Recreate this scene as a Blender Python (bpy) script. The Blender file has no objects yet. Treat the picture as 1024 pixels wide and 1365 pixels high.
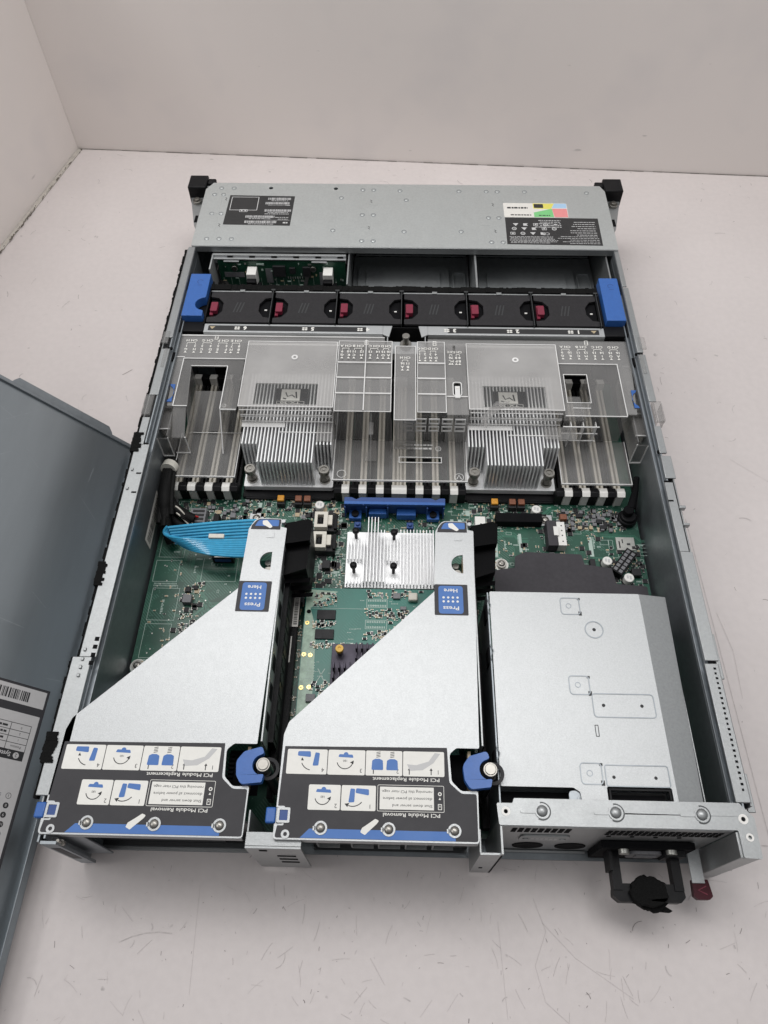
import bpy, bmesh, math, random
from mathutils import Vector, Matrix
from mathutils.geometry import tessellate_polygon
random.seed(11)
R = math.radians
S = 0.01                                   # everything below is written in centimetres
scene = bpy.context.scene
col = scene.collection

# ------------------------------------------------------------------ camera, light, exposure
cd = bpy.data.cameras.new('camera'); cam = bpy.data.objects.new('camera', cd); col.objects.link(cam)
cam.location = (-0.37706*S, -7.59731*S, 57.29571*S)
cam.rotation_euler = (0.583618921, 0.00445712966, 0.0224330775)
cd.sensor_fit = 'VERTICAL'; cd.sensor_height = 24; cd.lens = 24*985.18/1365
cd.clip_start = 0.01; cd.clip_end = 60
scene.camera = cam
w = bpy.data.worlds.new('World'); scene.world = w; w.use_nodes = True
nt = w.node_tree; bg = nt.nodes['Background']
tc = nt.nodes.new('ShaderNodeTexCoord'); sx = nt.nodes.new('ShaderNodeSeparateXYZ'); cr = nt.nodes.new('ShaderNodeValToRGB')
nt.links.new(tc.outputs['Generated'], sx.inputs[0]); dt = nt.nodes.new('ShaderNodeVectorMath'); dt.operation = 'DOT_PRODUCT'; dt.inputs[1].default_value = (0, .42, .9); nt.links.new(tc.outputs['Generated'], dt.inputs[0]); nt.links.new(dt.outputs['Value'], cr.inputs[0]); nt.links.new(cr.outputs[0], bg.inputs[0])
cr.color_ramp.elements[0].position = 0.0; cr.color_ramp.elements[0].color = (0.15, 0.148, 0.15, 1)
cr.color_ramp.elements[1].position = 0.85; cr.color_ramp.elements[1].color = (0.62, 0.62, 0.63, 1)
bg.inputs[1].default_value = 0.95

def area(name, loc, target, sx_, sy_, power, color):
    l = bpy.data.lights.new(name, 'AREA'); l.shape = 'RECTANGLE'; l.size = sx_; l.size_y = sy_; l.energy = power; l.color = color
    o = bpy.data.objects.new(name, l); col.objects.link(o); o.location = loc
    o.rotation_euler = (Vector(target)-Vector(loc)).to_track_quat('-Z', 'Y').to_euler()
    return o
area('overhead_light', (-0.10, 0.58, 1.35), (0, 0.85, 0), 1.5, 0.5, 12.0, (1.0, 0.985, 0.97))
area('overhead_light', (-1.5, 0.05, 1.55), (0.1, 0.75, 0.1), 0.9, 0.5, 7.0, (1.0, 0.985, 0.97))  # added fill lamp, out of view, lights the wall from the left
scene.view_settings.view_transform = 'Standard'; scene.view_settings.look = 'None'
scene.view_settings.gamma = 1; scene.view_settings.exposure = 0.08
scene.render.engine = 'CYCLES'
scene.cycles.transparent_max_bounces = 24
scene.cycles.max_bounces = 8

# ------------------------------------------------------------------ materials
def newmat(name):
    m = bpy.data.materials.new(name); m.use_nodes = True
    return m, m.node_tree.nodes, m.node_tree.links, m.node_tree.nodes['Principled BSDF']
def mat(name, base, rough=0.5, metal=0.0, var=0.06, vs=300, bump=0.0, bs=900, rv=0.06, spec=0.5, coat=0.0, stretch=None):
    m, N, L, b = newmat(name)
    b.inputs['Base Color'].default_value = (*base, 1); b.inputs['Roughness'].default_value = rough
    b.inputs['Metallic'].default_value = metal; b.inputs['Specular IOR Level'].default_value = spec
    b.inputs['Coat Weight'].default_value = coat
    t = N.new('ShaderNodeTexCoord'); src = t.outputs['Object']
    if stretch:
        mp = N.new('ShaderNodeMapping'); mp.inputs['Scale'].default_value = stretch; L.new(src, mp.inputs[0]); src = mp.outputs[0]
    if var > 0:
        n = N.new('ShaderNodeTexNoise'); n.inputs['Scale'].default_value = vs; n.inputs['Detail'].default_value = 6; n.inputs['Roughness'].default_value = 0.65; L.new(src, n.inputs['Vector'])
        mr = N.new('ShaderNodeMapRange'); mr.inputs[1].default_value = 0.3; mr.inputs[2].default_value = 0.7; mr.inputs[3].default_value = 1-var; mr.inputs[4].default_value = 1+var; L.new(n.outputs[0], mr.inputs[0])
        mx = N.new('ShaderNodeVectorMath'); mx.operation = 'SCALE'; mx.inputs[0].default_value = base; L.new(mr.outputs[0], mx.inputs['Scale']); L.new(mx.outputs[0], b.inputs['Base Color'])
        n2 = N.new('ShaderNodeTexNoise'); n2.inputs['Scale'].default_value = vs*0.17; n2.inputs['Detail'].default_value = 5; L.new(src, n2.inputs['Vector'])
        m2 = N.new('ShaderNodeMapRange'); m2.inputs[1].default_value = 0.3; m2.inputs[2].default_value = 0.7; m2.inputs[3].default_value = max(0.02, rough-rv); m2.inputs[4].default_value = rough+rv; L.new(n2.outputs[0], m2.inputs[0]); L.new(m2.outputs[0], b.inputs['Roughness'])
    if bump > 0:
        n3 = N.new('ShaderNodeTexNoise'); n3.inputs['Scale'].default_value = bs; n3.inputs['Detail'].default_value = 3; L.new(t.outputs['Object'], n3.inputs['Vector'])
        bp = N.new('ShaderNodeBump'); bp.inputs['Strength'].default_value = bump; bp.inputs['Distance'].default_value = 0.0003; L.new(n3.outputs[0], bp.inputs['Height']); L.new(bp.outputs[0], b.inputs['Normal'])
    return m
def clear(name, alpha, tint, body, rough=0.12, edge=None):
    """clear moulded plastic: see-through, slightly milky, with surface gloss"""
    m, N, L, b = newmat(name); N.remove(b); out = N['Material Output']
    tr = N.new('ShaderNodeBsdfTransparent'); tr.inputs[0].default_value = (*tint, 1)
    df = N.new('ShaderNodeBsdfPrincipled'); df.inputs['Base Color'].default_value = (*body, 1); df.inputs['Roughness'].default_value = rough
    t = N.new('ShaderNodeTexCoord'); n = N.new('ShaderNodeTexNoise'); n.inputs['Scale'].default_value = 22; n.inputs['Detail'].default_value = 4; L.new(t.outputs['Object'], n.inputs['Vector'])
    mr = N.new('ShaderNodeMapRange'); mr.inputs[1].default_value = .3; mr.inputs[2].default_value = .7; mr.inputs[3].default_value = (1-alpha)*0.80; mr.inputs[4].default_value = min(1, (1-alpha)*1.18); L.new(n.outputs[0], mr.inputs[0])
    mx = N.new('ShaderNodeMixShader'); L.new(mr.outputs[0], mx.inputs[0]); L.new(tr.outputs[0], mx.inputs[1]); L.new(df.outputs[0], mx.inputs[2])
    gl = N.new('ShaderNodeBsdfGlossy'); gl.inputs['Roughness'].default_value = rough; fr = N.new('ShaderNodeFresnel'); fr.inputs[0].default_value = 1.5
    ge = N.new('ShaderNodeNewGeometry'); iv = N.new('ShaderNodeMath'); iv.operation = 'SUBTRACT'; iv.inputs[0].default_value = 1; L.new(ge.outputs['Backfacing'], iv.inputs[1]); ml = N.new('ShaderNodeMath'); ml.operation = 'MULTIPLY'; L.new(fr.outputs[0], ml.inputs[0]); L.new(iv.outputs[0], ml.inputs[1])
    m2 = N.new('ShaderNodeMixShader'); L.new(ml.outputs[0], m2.inputs[0]); L.new(mx.outputs[0], m2.inputs[1]); L.new(gl.outputs[0], m2.inputs[2]); L.new(m2.outputs[0], out.inputs[0])
    return m
def pcb(name, base, dark, trace):
    m, N, L, b = newmat(name)
    t = N.new('ShaderNodeTexCoord')
    n = N.new('ShaderNodeTexNoise'); n.inputs['Scale'].default_value = 60; n.inputs['Detail'].default_value = 5; L.new(t.outputs['Object'], n.inputs['Vector'])
    v = N.new('ShaderNodeTexVoronoi'); v.distance = 'CHEBYCHEV'; v.inputs['Scale'].default_value = 330; L.new(t.outputs['Object'], v.inputs['Vector'])
    wv = N.new('ShaderNodeTexWave'); wv.wave_type = 'BANDS'; wv.bands_direction = 'DIAGONAL'; wv.inputs['Scale'].default_value = 230; wv.inputs['Distortion'].default_value = 2.2; wv.inputs['Detail'].default_value = 1; wv.inputs['Detail Scale'].default_value = 0.15
    L.new(t.outputs['Object'], wv.inputs['Vector'])
    r1 = N.new('ShaderNodeValToRGB'); r1.color_ramp.elements[0].position = .4; r1.color_ramp.elements[1].position = .6; r1.color_ramp.elements[0].color = (*dark, 1); r1.color_ramp.elements[1].color = (*base, 1); L.new(n.outputs[0], r1.inputs[0])
    n2 = N.new('ShaderNodeTexNoise'); n2.inputs['Scale'].default_value = 38; L.new(t.outputs['Object'], n2.inputs['Vector'])
    g = N.new('ShaderNodeMath'); g.operation = 'GREATER_THAN'; g.inputs[1].default_value = .52; L.new(n2.outputs[0], g.inputs[0])
    g2 = N.new('ShaderNodeMath'); g2.operation = 'GREATER_THAN'; g2.inputs[1].default_value = .72; L.new(wv.outputs['Color'], g2.inputs[0])
    mu = N.new('ShaderNodeMath'); mu.operation = 'MULTIPLY'; L.new(g.outputs[0], mu.inputs[0]); L.new(g2.outputs[0], mu.inputs[1])
    lt = N.new('ShaderNodeMath'); lt.operation = 'LESS_THAN'; lt.inputs[1].default_value = .12; L.new(v.outputs['Distance'], lt.inputs[0])
    ad = N.new('ShaderNodeMath'); ad.operation = 'MAXIMUM'; L.new(mu.outputs[0], ad.inputs[0]); L.new(lt.outputs[0], ad.inputs[1])
    sc = N.new('ShaderNodeMath'); sc.operation = 'MULTIPLY'; sc.inputs[1].default_value = .6; L.new(ad.outputs[0], sc.inputs[0])
    mx = N.new('ShaderNodeMix'); mx.data_type = 'RGBA'; L.new(sc.outputs[0], mx.inputs[0]); L.new(r1.outputs[0], mx.inputs[6]); mx.inputs[7].default_value = (*trace, 1)
    L.new(mx.outputs[2], b.inputs['Base Color']); b.inputs['Roughness'].default_value = .35
    bp = N.new('ShaderNodeBump'); bp.inputs['Strength'].default_value = .3; bp.inputs['Distance'].default_value = .0001; L.new(ad.outputs[0], bp.inputs['Height']); L.new(bp.outputs[0], b.inputs['Normal'])
    return m

M = {}
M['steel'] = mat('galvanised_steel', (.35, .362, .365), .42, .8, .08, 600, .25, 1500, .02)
M['steel_plate'] = mat('bright_zinc_plate', (.455, .468, .473), .43, .55, .09, 1100, .3, 1800, .012)
M['steel_cover'] = mat('dull_zinc_plate', (.56, .585, .58), .44, .8, .06, 500, .2, 1500, .02)
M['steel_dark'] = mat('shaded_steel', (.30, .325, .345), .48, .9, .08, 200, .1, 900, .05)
M['lid_steel'] = mat('lid_steel', (.36, .39, .41), .32, .95, .07, 25, .05, 700, .05, stretch=(1, .12, 1))
M['io_dark'] = mat('io_panel_metal', (.06, .063, .065), .4, .6, .1, 300)  # io panel metal darkened to hold the shadow beneath the risers
M['lid_wear'] = mat('rubbed_steel', (.46, .49, .51), .5, .6, .2, 300)
M['bay_steel'] = mat('bay_steel', (.34, .36, .37), .40, .5, .08, 200, .1, 900, .05)
M['alu'] = mat('aluminium', (.86, .865, .87), .36, .4, .05, 400, .1, 1500, .06)
M['nickel'] = mat('nickel_screw', (.30, .288, .265), .36, 1, .05, 400)
M['black'] = mat('black_plastic', (.007, .007, .008), .42, 0, .25, 500, .15, 2500, spec=.16)
M['fan_black'] = mat('fan_cover_plastic', (.022, .021, .023), .4, 0, .2, 500, .15, 2500, spec=.25)
M['scoop_black'] = mat('scoop_plastic', (.002, .002, .0025), .35, 0, .2, 500, .1, 2500, spec=.06)
M['matte_black'] = mat('matte_black', (.005, .005, .006), .8, 0, .2, 800, .3, 2500, spec=.12)
M['black_sheet'] = mat('black_insulator_sheet', (.045, .042, .048), .55, 0, .12, 300, .2, 2500, spec=.25)
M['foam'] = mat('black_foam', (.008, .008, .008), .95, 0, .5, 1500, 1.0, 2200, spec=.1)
M['label_dark'] = mat('label_dark_print', (.040, .039, .043), .55, 0, .05, 300, .05, 2000, spec=.3)
M['label_black'] = mat('label_black_print', (.018, .018, .019), .45, 0, .05, 300)
M['white'] = mat('white_print', (.74, .73, .69), .55, 0, .03, 300)
M['lid_white'] = mat('paper_white', (.50, .49, .49), .6, 0, .03, 300)
M['ink'] = mat('printing_ink', (.02, .02, .022), .6, 0, 0)
M['grey_ink'] = mat('grey_ink', (.5, .5, .5), .6, 0, 0)
M['blue'] = mat('blue_plastic', (.030, .115, .38), .38, 0, .06, 300, .1, 1500)
M['blue_dark'] = mat('deep_blue_plastic', (.018, .06, .22), .42, 0, .06, 300, .1, 1500)
M['blue_print'] = mat('blue_print', (.05, .15, .42), .5, 0, .03, 300)
M['red'] = mat('dark_red_plastic', (.19, .022, .045), .35, 0, .08, 300, spec=.35)
M['maroon'] = mat('maroon_plastic', (.055, .008, .014), .4, 0, .08, 300, spec=.2)
M['ivory'] = mat('ivory_plastic', (.62, .59, .52), .45, 0, .05, 300)
M['white_plastic'] = mat('white_plastic', (.74, .73, .70), .4, 0, .05, 300)
M['cable_blue'] = mat('blue_cable_sheath', (.05, .36, .60), .22, 0, .12, 200, coat=.4)
M['cable_black'] = mat('black_cable_sleeve', (.007, .007, .007), .6, 0, .4, 900, .8, 1800, spec=.15)
M['amber'] = mat('amber_inductor', (.62, .28, .03), .35, 0, .3, 900)
M['rust'] = mat('copper_inductor', (.20, .07, .035), .45, 0, .3, 900)
M['tan'] = mat('ceramic_capacitor', (.42, .34, .22), .4, 0, .2, 700)
M['solder'] = mat('solder', (.48, .48, .45), .4, .8, .1, 900)
M['gold'] = mat('gold_pad', (.72, .53, .20), .3, 1, .1, 900)
M['chip'] = mat('chip_resin', (.022, .022, .024), .5, 0, .15, 900, .2, 2500, spec=.25)
M['chip_grey'] = mat('grey_inductor', (.16, .16, .17), .5, 0, .2, 900, .3, 2500)
M['silk'] = mat('silkscreen', (.40, .50, .45), .6, 0, 0)
M['trace'] = mat('copper_trace_under_mask', (.05, .20, .13), .35, 0, 0)
M['trace_dark'] = mat('dark_trace_under_mask', (.014, .075, .045), .35, 0, 0)
M['pcb'] = pcb('green_circuit_board', (.014, .085, .052), (.010, .060, .038), (.07, .19, .14))
M['pcb_teal'] = pcb('teal_circuit_board', (.012, .155, .12), (.011, .14, .108), (.045, .20, .16))
M['pcb_pale'] = mat('board_margin_glare', (.33, .46, .36), .4, 0, .30, 180)
M['pcb_dark'] = pcb('dark_green_circuit_board', (.008, .055, .030), (.006, .040, .022), (.03, .10, .06))
M['hs_dark'] = mat('anodised_heatsink', (.035, .030, .045), .4, .5, .1, 500)
M['yellow'] = mat('yellow_cap', (.70, .42, .05), .4, 0, .1, 500)
M['red_wire'] = mat('red_wire', (.5, .02, .02), .4, 0, 0)
M['smoke'] = clear('smoky_clear_plastic', .58, (.95, .945, .94), (.36, .355, .35), .22)
M['smoke_duct'] = clear('frosted_duct_plastic', .58, (.96, .955, .95), (.58, .57, .56), .20)
M['smoke_side'] = clear('clear_plastic_wall', .78, (.94, .935, .93), (.36, .355, .35), .16)
M['window'] = clear('clear_window_plastic', .97, (.97, .97, .965), (.5, .5, .49), .12)
M['clearp'] = clear('clear_plastic', .86, (.96, .955, .95), (.48, .475, .465), .12)
M['clear_edge'] = clear('clear_plastic_edge', .22, (.95, .95, .95), (.86, .855, .845), .15)  # whitened body paints the gloss along the baffle edges
M['sticker_tape'] = mat('masking_tape', (.62, .60, .54), .6, 0, .1, 300)

# ------------------------------------------------------------------ mesh helpers (centimetres)
def arc(cx, cy, r, a0, a1, n=8):
    return [(cx+r*math.cos(R(a0+(a1-a0)*i/n)), cy+r*math.sin(R(a0+(a1-a0)*i/n))) for i in range(n+1)]
def circ(cx, cy, r, n=20, ry=None):
    return [(cx+r*math.cos(2*math.pi*i/n), cy+(ry or r)*math.sin(2*math.pi*i/n)) for i in range(n)]
def fillet(pts, r=0.3, n=4):
    out = []; k = len(pts)
    for i in range(k):
        p0, p, p1 = pts[i-1], pts[i], pts[(i+1) % k]
        rr = p[2] if len(p) > 2 else r
        a = Vector(p0[:2])-Vector(p[:2]); b = Vector(p1[:2])-Vector(p[:2]); la, lb = a.length, b.length
        if rr <= 0 or la < 1e-6 or lb < 1e-6: out.append(tuple(p[:2])); continue
        a.normalize(); b.normalize(); ang = a.angle(b)
        if abs(ang-math.pi) < .05: out.append(tuple(p[:2])); continue
        d = min(rr/math.tan(ang/2), la*.48, lb*.48)
        A = Vector(p[:2])+a*d; B = Vector(p[:2])+b*d; P = Vector(p[:2])
        for j in range(n+1):
            t = j/n; q = A*(1-t)**2+P*2*t*(1-t)+B*t*t; out.append((q.x, q.y))
    return out
def rrect(x0, x1, y0, y1, r=.25, n=4): return fillet([(x0, y0), (x1, y0), (x1, y1), (x0, y1)], r, n)
_tc = {}
def text_mesh(s, bold):
    k = (s, bold)
    if k not in _tc:
        c = bpy.data.curves.new('t', 'FONT'); c.body = s; c.size = 1; c.resolution_u = 2; c.offset = bold
        o = bpy.data.objects.new('t', c); col.objects.link(o)
        me = bpy.data.meshes.new_from_object(o)
        _tc[k] = ([tuple(v.co) for v in me.vertices], [tuple(p.vertices) for p in me.polygons])
        bpy.data.objects.remove(o); bpy.data.curves.remove(c); bpy.data.meshes.remove(me)
    return _tc[k]
SPLIT = set('''bay_divider bay_floor front_grille pressed_pad side_lip clip_flap keyhole_rivet keyhole_slot grip_edge finger_hole embossed_bump rivet_eyelet punched_hole duct_side side_flange mounting_tab latch_block white_panel blue_panel cable_plug coil pin_head loop_handle moulding_mark rear_ear rear_post cage_frame plated_hole stiffening_rib top_flange edge_clip cable_clip front_block moulded_slashes alignment_mark top_panel side_grip rack_ear front_hem rear_rail mounting_frame knob_collar card_corner slot_post spring_screw screw_bracket black_heatsink slot_latch'''.split())
class MB:
    def __init__(s): s.v = []; s.f = []; s.mi = []; s.m = 0; s.T = Matrix.Identity(4)
    def add(s, vs, fs):
        b = len(s.v); T = s.T
        s.v += [tuple(T @ Vector(p)) for p in vs]; s.f += [tuple(i+b for i in f) for f in fs]; s.mi += [s.m]*len(fs); return s
    def box(s, x0, x1, y0, y1, z0, z1):
        return s.add([(x0, y0, z0), (x1, y0, z0), (x1, y1, z0), (x0, y1, z0), (x0, y0, z1), (x1, y0, z1), (x1, y1, z1), (x0, y1, z1)],
                     [(0, 3, 2, 1), (4, 5, 6, 7), (0, 1, 5, 4), (1, 2, 6, 5), (2, 3, 7, 6), (3, 0, 4, 7)])
    def hexa(s, b, t): return s.add(list(b)+list(t), [(0, 3, 2, 1), (4, 5, 6, 7), (0, 1, 5, 4), (1, 2, 6, 5), (2, 3, 7, 6), (3, 0, 4, 7)])
    def prism(s, poly, z0, z1, holes=(), ax='z'):
        f = {'z': lambda a, b, c: (a, b, c), 'x': lambda a, b, c: (c, a, b), 'y': lambda a, b, c: (a, c, b)}[ax]
        loops = [list(poly)]+[list(h) for h in holes]; vs = []; fs = []
        allp = [p for l in loops for p in l]; n = len(allp)
        vs = [f(p[0], p[1], z0) for p in allp]+[f(p[0], p[1], z1) for p in allp]
        if holes or n > 4:
            tri = tessellate_polygon([[Vector((p[0], p[1], 0)) for p in l] for l in loops])
        else: tri = [tuple(range(n))]
        for t in tri: fs.append(tuple(t)); fs.append(tuple(i+n for i in reversed(t)))
        o = 0
        for l in loops:
            k = len(l)
            for i in range(k):
                j = (i+1) % k; fs.append((o+i, o+j, o+j+n, o+i+n))
            o += k
        return s.add(vs, fs)
    def flat(s, poly, z, holes=()):
        loops = [list(poly)]+[list(h) for h in holes]; allp = [p for l in loops for p in l]
        tri = tessellate_polygon([[Vector((p[0], p[1], 0)) for p in l] for l in loops]) if (holes or len(allp) > 4) else [tuple(range(len(allp)))]
        return s.add([(p[0], p[1], z) for p in allp], [tuple(t) for t in tri])
    def rect(s, x0, x1, y0, y1, z): return s.add([(x0, y0, z), (x1, y0, z), (x1, y1, z), (x0, y1, z)], [(0, 1, 2, 3)])
    def quad(s, a, b, c, d): return s.add([a, b, c, d], [(0, 1, 2, 3)])
    def cyl(s, x, y, z0, z1, r, n=20, r2=None, ax='z'):
        r2 = r if r2 is None else r2
        f = {'z': lambda a, b, c: (a, b, c), 'x': lambda a, b, c: (c, a, b), 'y': lambda a, b, c: (a, c, b)}[ax]
        vs = [f(*p, z0) for p in circ(x, y, r, n)]+[f(*p, z1) for p in circ(x, y, r2, n)]
        return s.add(vs, [tuple(range(n))[::-1], tuple(range(n, 2*n))]+[(i, (i+1) % n, (i+1) % n+n, i+n) for i in range(n)])
    def dome(s, x, y, z, r, h, n=16, k=4):
        vs = []; fs = []
        for j in range(k):
            a = math.pi/2*j/k
            vs += [(px, py, z+h*math.sin(a)) for px, py in circ(x, y, r*math.cos(a), n)]
        vs.append((x, y, z+h))
        for j in range(k-1): fs += [(j*n+i, j*n+(i+1) % n, (j+1)*n+(i+1) % n, (j+1)*n+i) for i in range(n)]
        fs += [((k-1)*n+i, (k-1)*n+(i+1) % n, k*n) for i in range(n)]
        return s.add(vs, fs)
    def ring(s, x, y, z0, z1, ri, ro, n=24): return s.prism(circ(x, y, ro, n), z0, z1, [circ(x, y, ri, n)])
    def outline(s, x0, x1, y0, y1, w, z0, z1, r=.25):
        return s.prism(rrect(x0, x1, y0, y1, r), z0, z1, [rrect(x0+w, x1-w, y0+w, y1-w, max(.02, r-w))])
    def strip(s, pts, wd, z):
        """flat ribbon through 2-D points"""
        vs = []; n = len(pts)
        for i, p in enumerate(pts):
            a = Vector(pts[max(0, i-1)][:2]); b = Vector(pts[min(n-1, i+1)][:2]); d = (b-a)
            if d.length < 1e-9: d = Vector((1, 0))
            d.normalize(); q = Vector((-d.y, d.x))*wd/2
            vs += [(p[0]+q.x, p[1]+q.y, z), (p[0]-q.x, p[1]-q.y, z)]
        return s.add(vs, [(2*i, 2*i+1, 2*i+3, 2*i+2) for i in range(n-1)])
    def tube(s, path, r, n=8, flat=1.0):
        P = [Vector(p) for p in path]; vs = []; k = len(P); up = Vector((0, 0, 1))
        for i, p in enumerate(P):
            d = (P[min(k-1, i+1)]-P[max(0, i-1)]).normalized()
            a = d.cross(up)
            if a.length < .05: a = d.cross(Vector((0, 1, 0)))
            a.normalize(); b = a.cross(d).normalized(); rr = r[i] if isinstance(r, (list, tuple)) else r
            vs += [tuple(p+a*rr*math.cos(2*math.pi*j/n)+b*rr*flat*math.sin(2*math.pi*j/n)) for j in range(n)]
        fs = [(i*n+j, i*n+(j+1) % n, (i+1)*n+(j+1) % n, (i+1)*n+j) for i in range(k-1) for j in range(n)]
        fs += [tuple(range(n))[::-1], tuple(range((k-1)*n, k*n))]
        return s.add(vs, fs)
    def text(s, t, x, y, z, h=None, width=None, rot=180, align='c', bold=0.0, ax='z'):
        """lettering lying flat; rot=180 reads from the far side. h = cap height, width = fitted width"""
        vs, fs = text_mesh(t, bold)
        if not vs: return s
        xs = [v[0] for v in vs]; ys = [v[1] for v in vs]; w0 = max(xs)-min(xs); h0 = .70
        k = (h/h0) if h else width/w0; kx = (width/w0) if width else k
        ox = {'c': (max(xs)+min(xs))/2, 'l': min(xs), 'r': max(xs)}[align]; c, sn = math.cos(R(rot)), math.sin(R(rot)); out = []
        for v in vs:
            a = (v[0]-ox)*kx; b = (v[1]-.35)*k; X, Y = a*c-b*sn, a*sn+b*c
            out.append((x+X, y+Y, z) if ax == 'z' else (x+X, z, y+Y))
        return s.add(out, fs)
    def pieces(s):
        par = list(range(len(s.v)))
        def fd(a):
            while par[a] != a: par[a] = par[par[a]]; a = par[a]
            return a
        for f in s.f:
            for i in f[1:]: par[fd(i)] = fd(f[0])
        comp = {}
        for fi, f in enumerate(s.f): comp.setdefault(fd(f[0]), []).append(fi)
        L = []
        for fl in comp.values():
            vs = {i for fi in fl for i in s.f[fi]}
            L.append([fl, [min(s.v[i][k] for i in vs)-.012 for k in range(3)], [max(s.v[i][k] for i in vs)+.012 for k in range(3)]])
        ch = True
        while ch:
            ch = False
            for i in range(len(L)):
                for j in range(i+1, len(L)):
                    if all(L[i][1][k] <= L[j][2][k] and L[j][1][k] <= L[i][2][k] for k in range(3)):
                        L[i] = [L[i][0]+L[j][0], [min(a, b) for a, b in zip(L[i][1], L[j][1])], [max(a, b) for a, b in zip(L[i][2], L[j][2])]]; L.pop(j); ch = True; break
                if ch: break
        out = []
        for fl, _, _ in L:
            q = MB(); mp = {}
            for fi in sorted(fl):
                f = []
                for i in s.f[fi]:
                    if i not in mp: mp[i] = len(q.v); q.v.append(s.v[i])
                    f.append(mp[i])
                q.f.append(tuple(f)); q.mi.append(s.mi[fi])
            out.append(q)
        return out
    def build(s, name, mats, parent=None, bevel=0.0, smooth=35, seg=2, **props):
        if parent is not None and name in SPLIT:
            pc_ = s.pieces()
            if 1 < len(pc_) <= 45:
                SPL = [q.build1(name, mats, parent, bevel, smooth, seg, **props) for q in pc_]
                return SPL[0]
        return s.build1(name, mats, parent, bevel, smooth, seg, **props)
    def build1(s, name, mats, parent=None, bevel=0.0, smooth=35, seg=2, **props):
        if not isinstance(mats, (list, tuple)): mats = [mats]
        o0 = Vector((0, 0, 0)); r = parent
        while r is not None: o0 += r.location; r = r.parent
        me = bpy.data.meshes.new(name); me.from_pydata([tuple((Vector(p)*S)-o0) if not props.get('local') else tuple(Vector(p)*S) for p in s.v], [], s.f)
        for m_ in mats: me.materials.append(M[m_] if isinstance(m_, str) else m_)
        me.polygons.foreach_set('material_index', s.mi)
        b = bmesh.new(); b.from_mesh(me); bmesh.ops.recalc_face_normals(b, faces=b.faces); b.to_mesh(me); b.free()
        if smooth: me.shade_smooth(); me.set_sharp_from_angle(angle=R(smooth))
        o = bpy.data.objects.new(name, me); col.objects.link(o); o.parent = parent
        if bevel > 0:
            bv = o.modifiers.new('bevel', 'BEVEL'); bv.width = bevel*S; bv.segments = seg; bv.limit_method = 'ANGLE'; bv.angle_limit = R(40); bv.harden_normals = False
        return o
def thing(name, label, cat, loc=(0, 0, 0), group=None):
    o = bpy.data.objects.new(name, None); col.objects.link(o); o.location = Vector(loc)*S; o.empty_display_size = .02
    o['label'] = label; o['category'] = cat
    if group: o['group'] = group
    return o
def tag(o, label=None, cat=None, group=None, kind=None):
    for k, v in (('label', label), ('category', cat), ('group', group), ('kind', kind)):
        if v: o[k] = v
    return o
def kids(o): return [c for c in bpy.data.objects if c.parent == o]
def copy_tree(o, parent=None):
    c = o.copy(); col.objects.link(c)
    if parent is not None: c.parent = parent
    for ch in kids(o): copy_tree(ch, c)
    return c
rnd = random.Random(5)
def microtext(p, x0, x1, y, h, z):
    """line of illegible small print"""
    x = x0
    while x < x1-.05:
        w_ = rnd.uniform(.10, .42); p.rect(x, min(x1, x+w_), y-h/2, y+h/2, z); x += w_+rnd.uniform(.05, .09)

# ------------------------------------------------------------------ setting: table top, walls
def table_material():
    m, N, L, b = newmat('white_laminate_table')
    t = N.new('ShaderNodeTexCoord')
    n1 = N.new('ShaderNodeTexNoise'); n1.inputs['Scale'].default_value = 3.5; n1.inputs['Detail'].default_value = 6; L.new(t.outputs['Object'], n1.inputs['Vector'])
    n2 = N.new('ShaderNodeTexNoise'); n2.inputs['Scale'].default_value = 160; n2.inputs['Detail'].default_value = 5; L.new(t.outputs['Object'], n2.inputs['Vector'])
    r = N.new('ShaderNodeValToRGB'); r.color_ramp.elements[0].position = .3; r.color_ramp.elements[1].position = .7
    r.color_ramp.elements[0].color = (.575, .53, .519, 1); r.color_ramp.elements[1].color = (.645, .597, .586, 1); L.new(n1.outputs[0], r.inputs[0])
    s2 = N.new('ShaderNodeMapRange'); s2.inputs[1].default_value = .35; s2.inputs[2].default_value = .75; s2.inputs[3].default_value = 1.01; s2.inputs[4].default_value = .96; L.new(n2.outputs[0], s2.inputs[0])
    # dark specks
    n3 = N.new('ShaderNodeTexNoise'); n3.inputs['Scale'].default_value = 75; n3.inputs['Detail'].default_value = 3; L.new(t.outputs['Object'], n3.inputs['Vector'])
    s3 = N.new('ShaderNodeMapRange'); s3.inputs[1].default_value = .72; s3.inputs[2].default_value = .78; s3.inputs[3].default_value = 1; s3.inputs[4].default_value = .62; L.new(n3.outputs[0], s3.inputs[0])
    mu = N.new('ShaderNodeMath'); mu.operation = 'MULTIPLY'; L.new(s2.outputs[0], mu.inputs[0]); L.new(s3.outputs[0], mu.inputs[1])
    v = N.new('ShaderNodeVectorMath'); v.operation = 'SCALE'; L.new(r.outputs[0], v.inputs[0]); L.new(mu.outputs[0], v.inputs['Scale']); L.new(v.outputs[0], b.inputs['Base Color'])
    rr = N.new('ShaderNodeMapRange'); rr.inputs[3].default_value = .35; rr.inputs[4].default_value = .6; L.new(n1.outputs[0], rr.inputs[0]); L.new(rr.outputs[0], b.inputs['Roughness'])
    bp = N.new('ShaderNodeBump'); bp.inputs['Strength'].default_value = .25; bp.inputs['Distance'].default_value = .0003; L.new(n2.outputs[0], bp.inputs['Height']); L.new(bp.outputs[0], b.inputs['Normal'])
    return m
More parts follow.
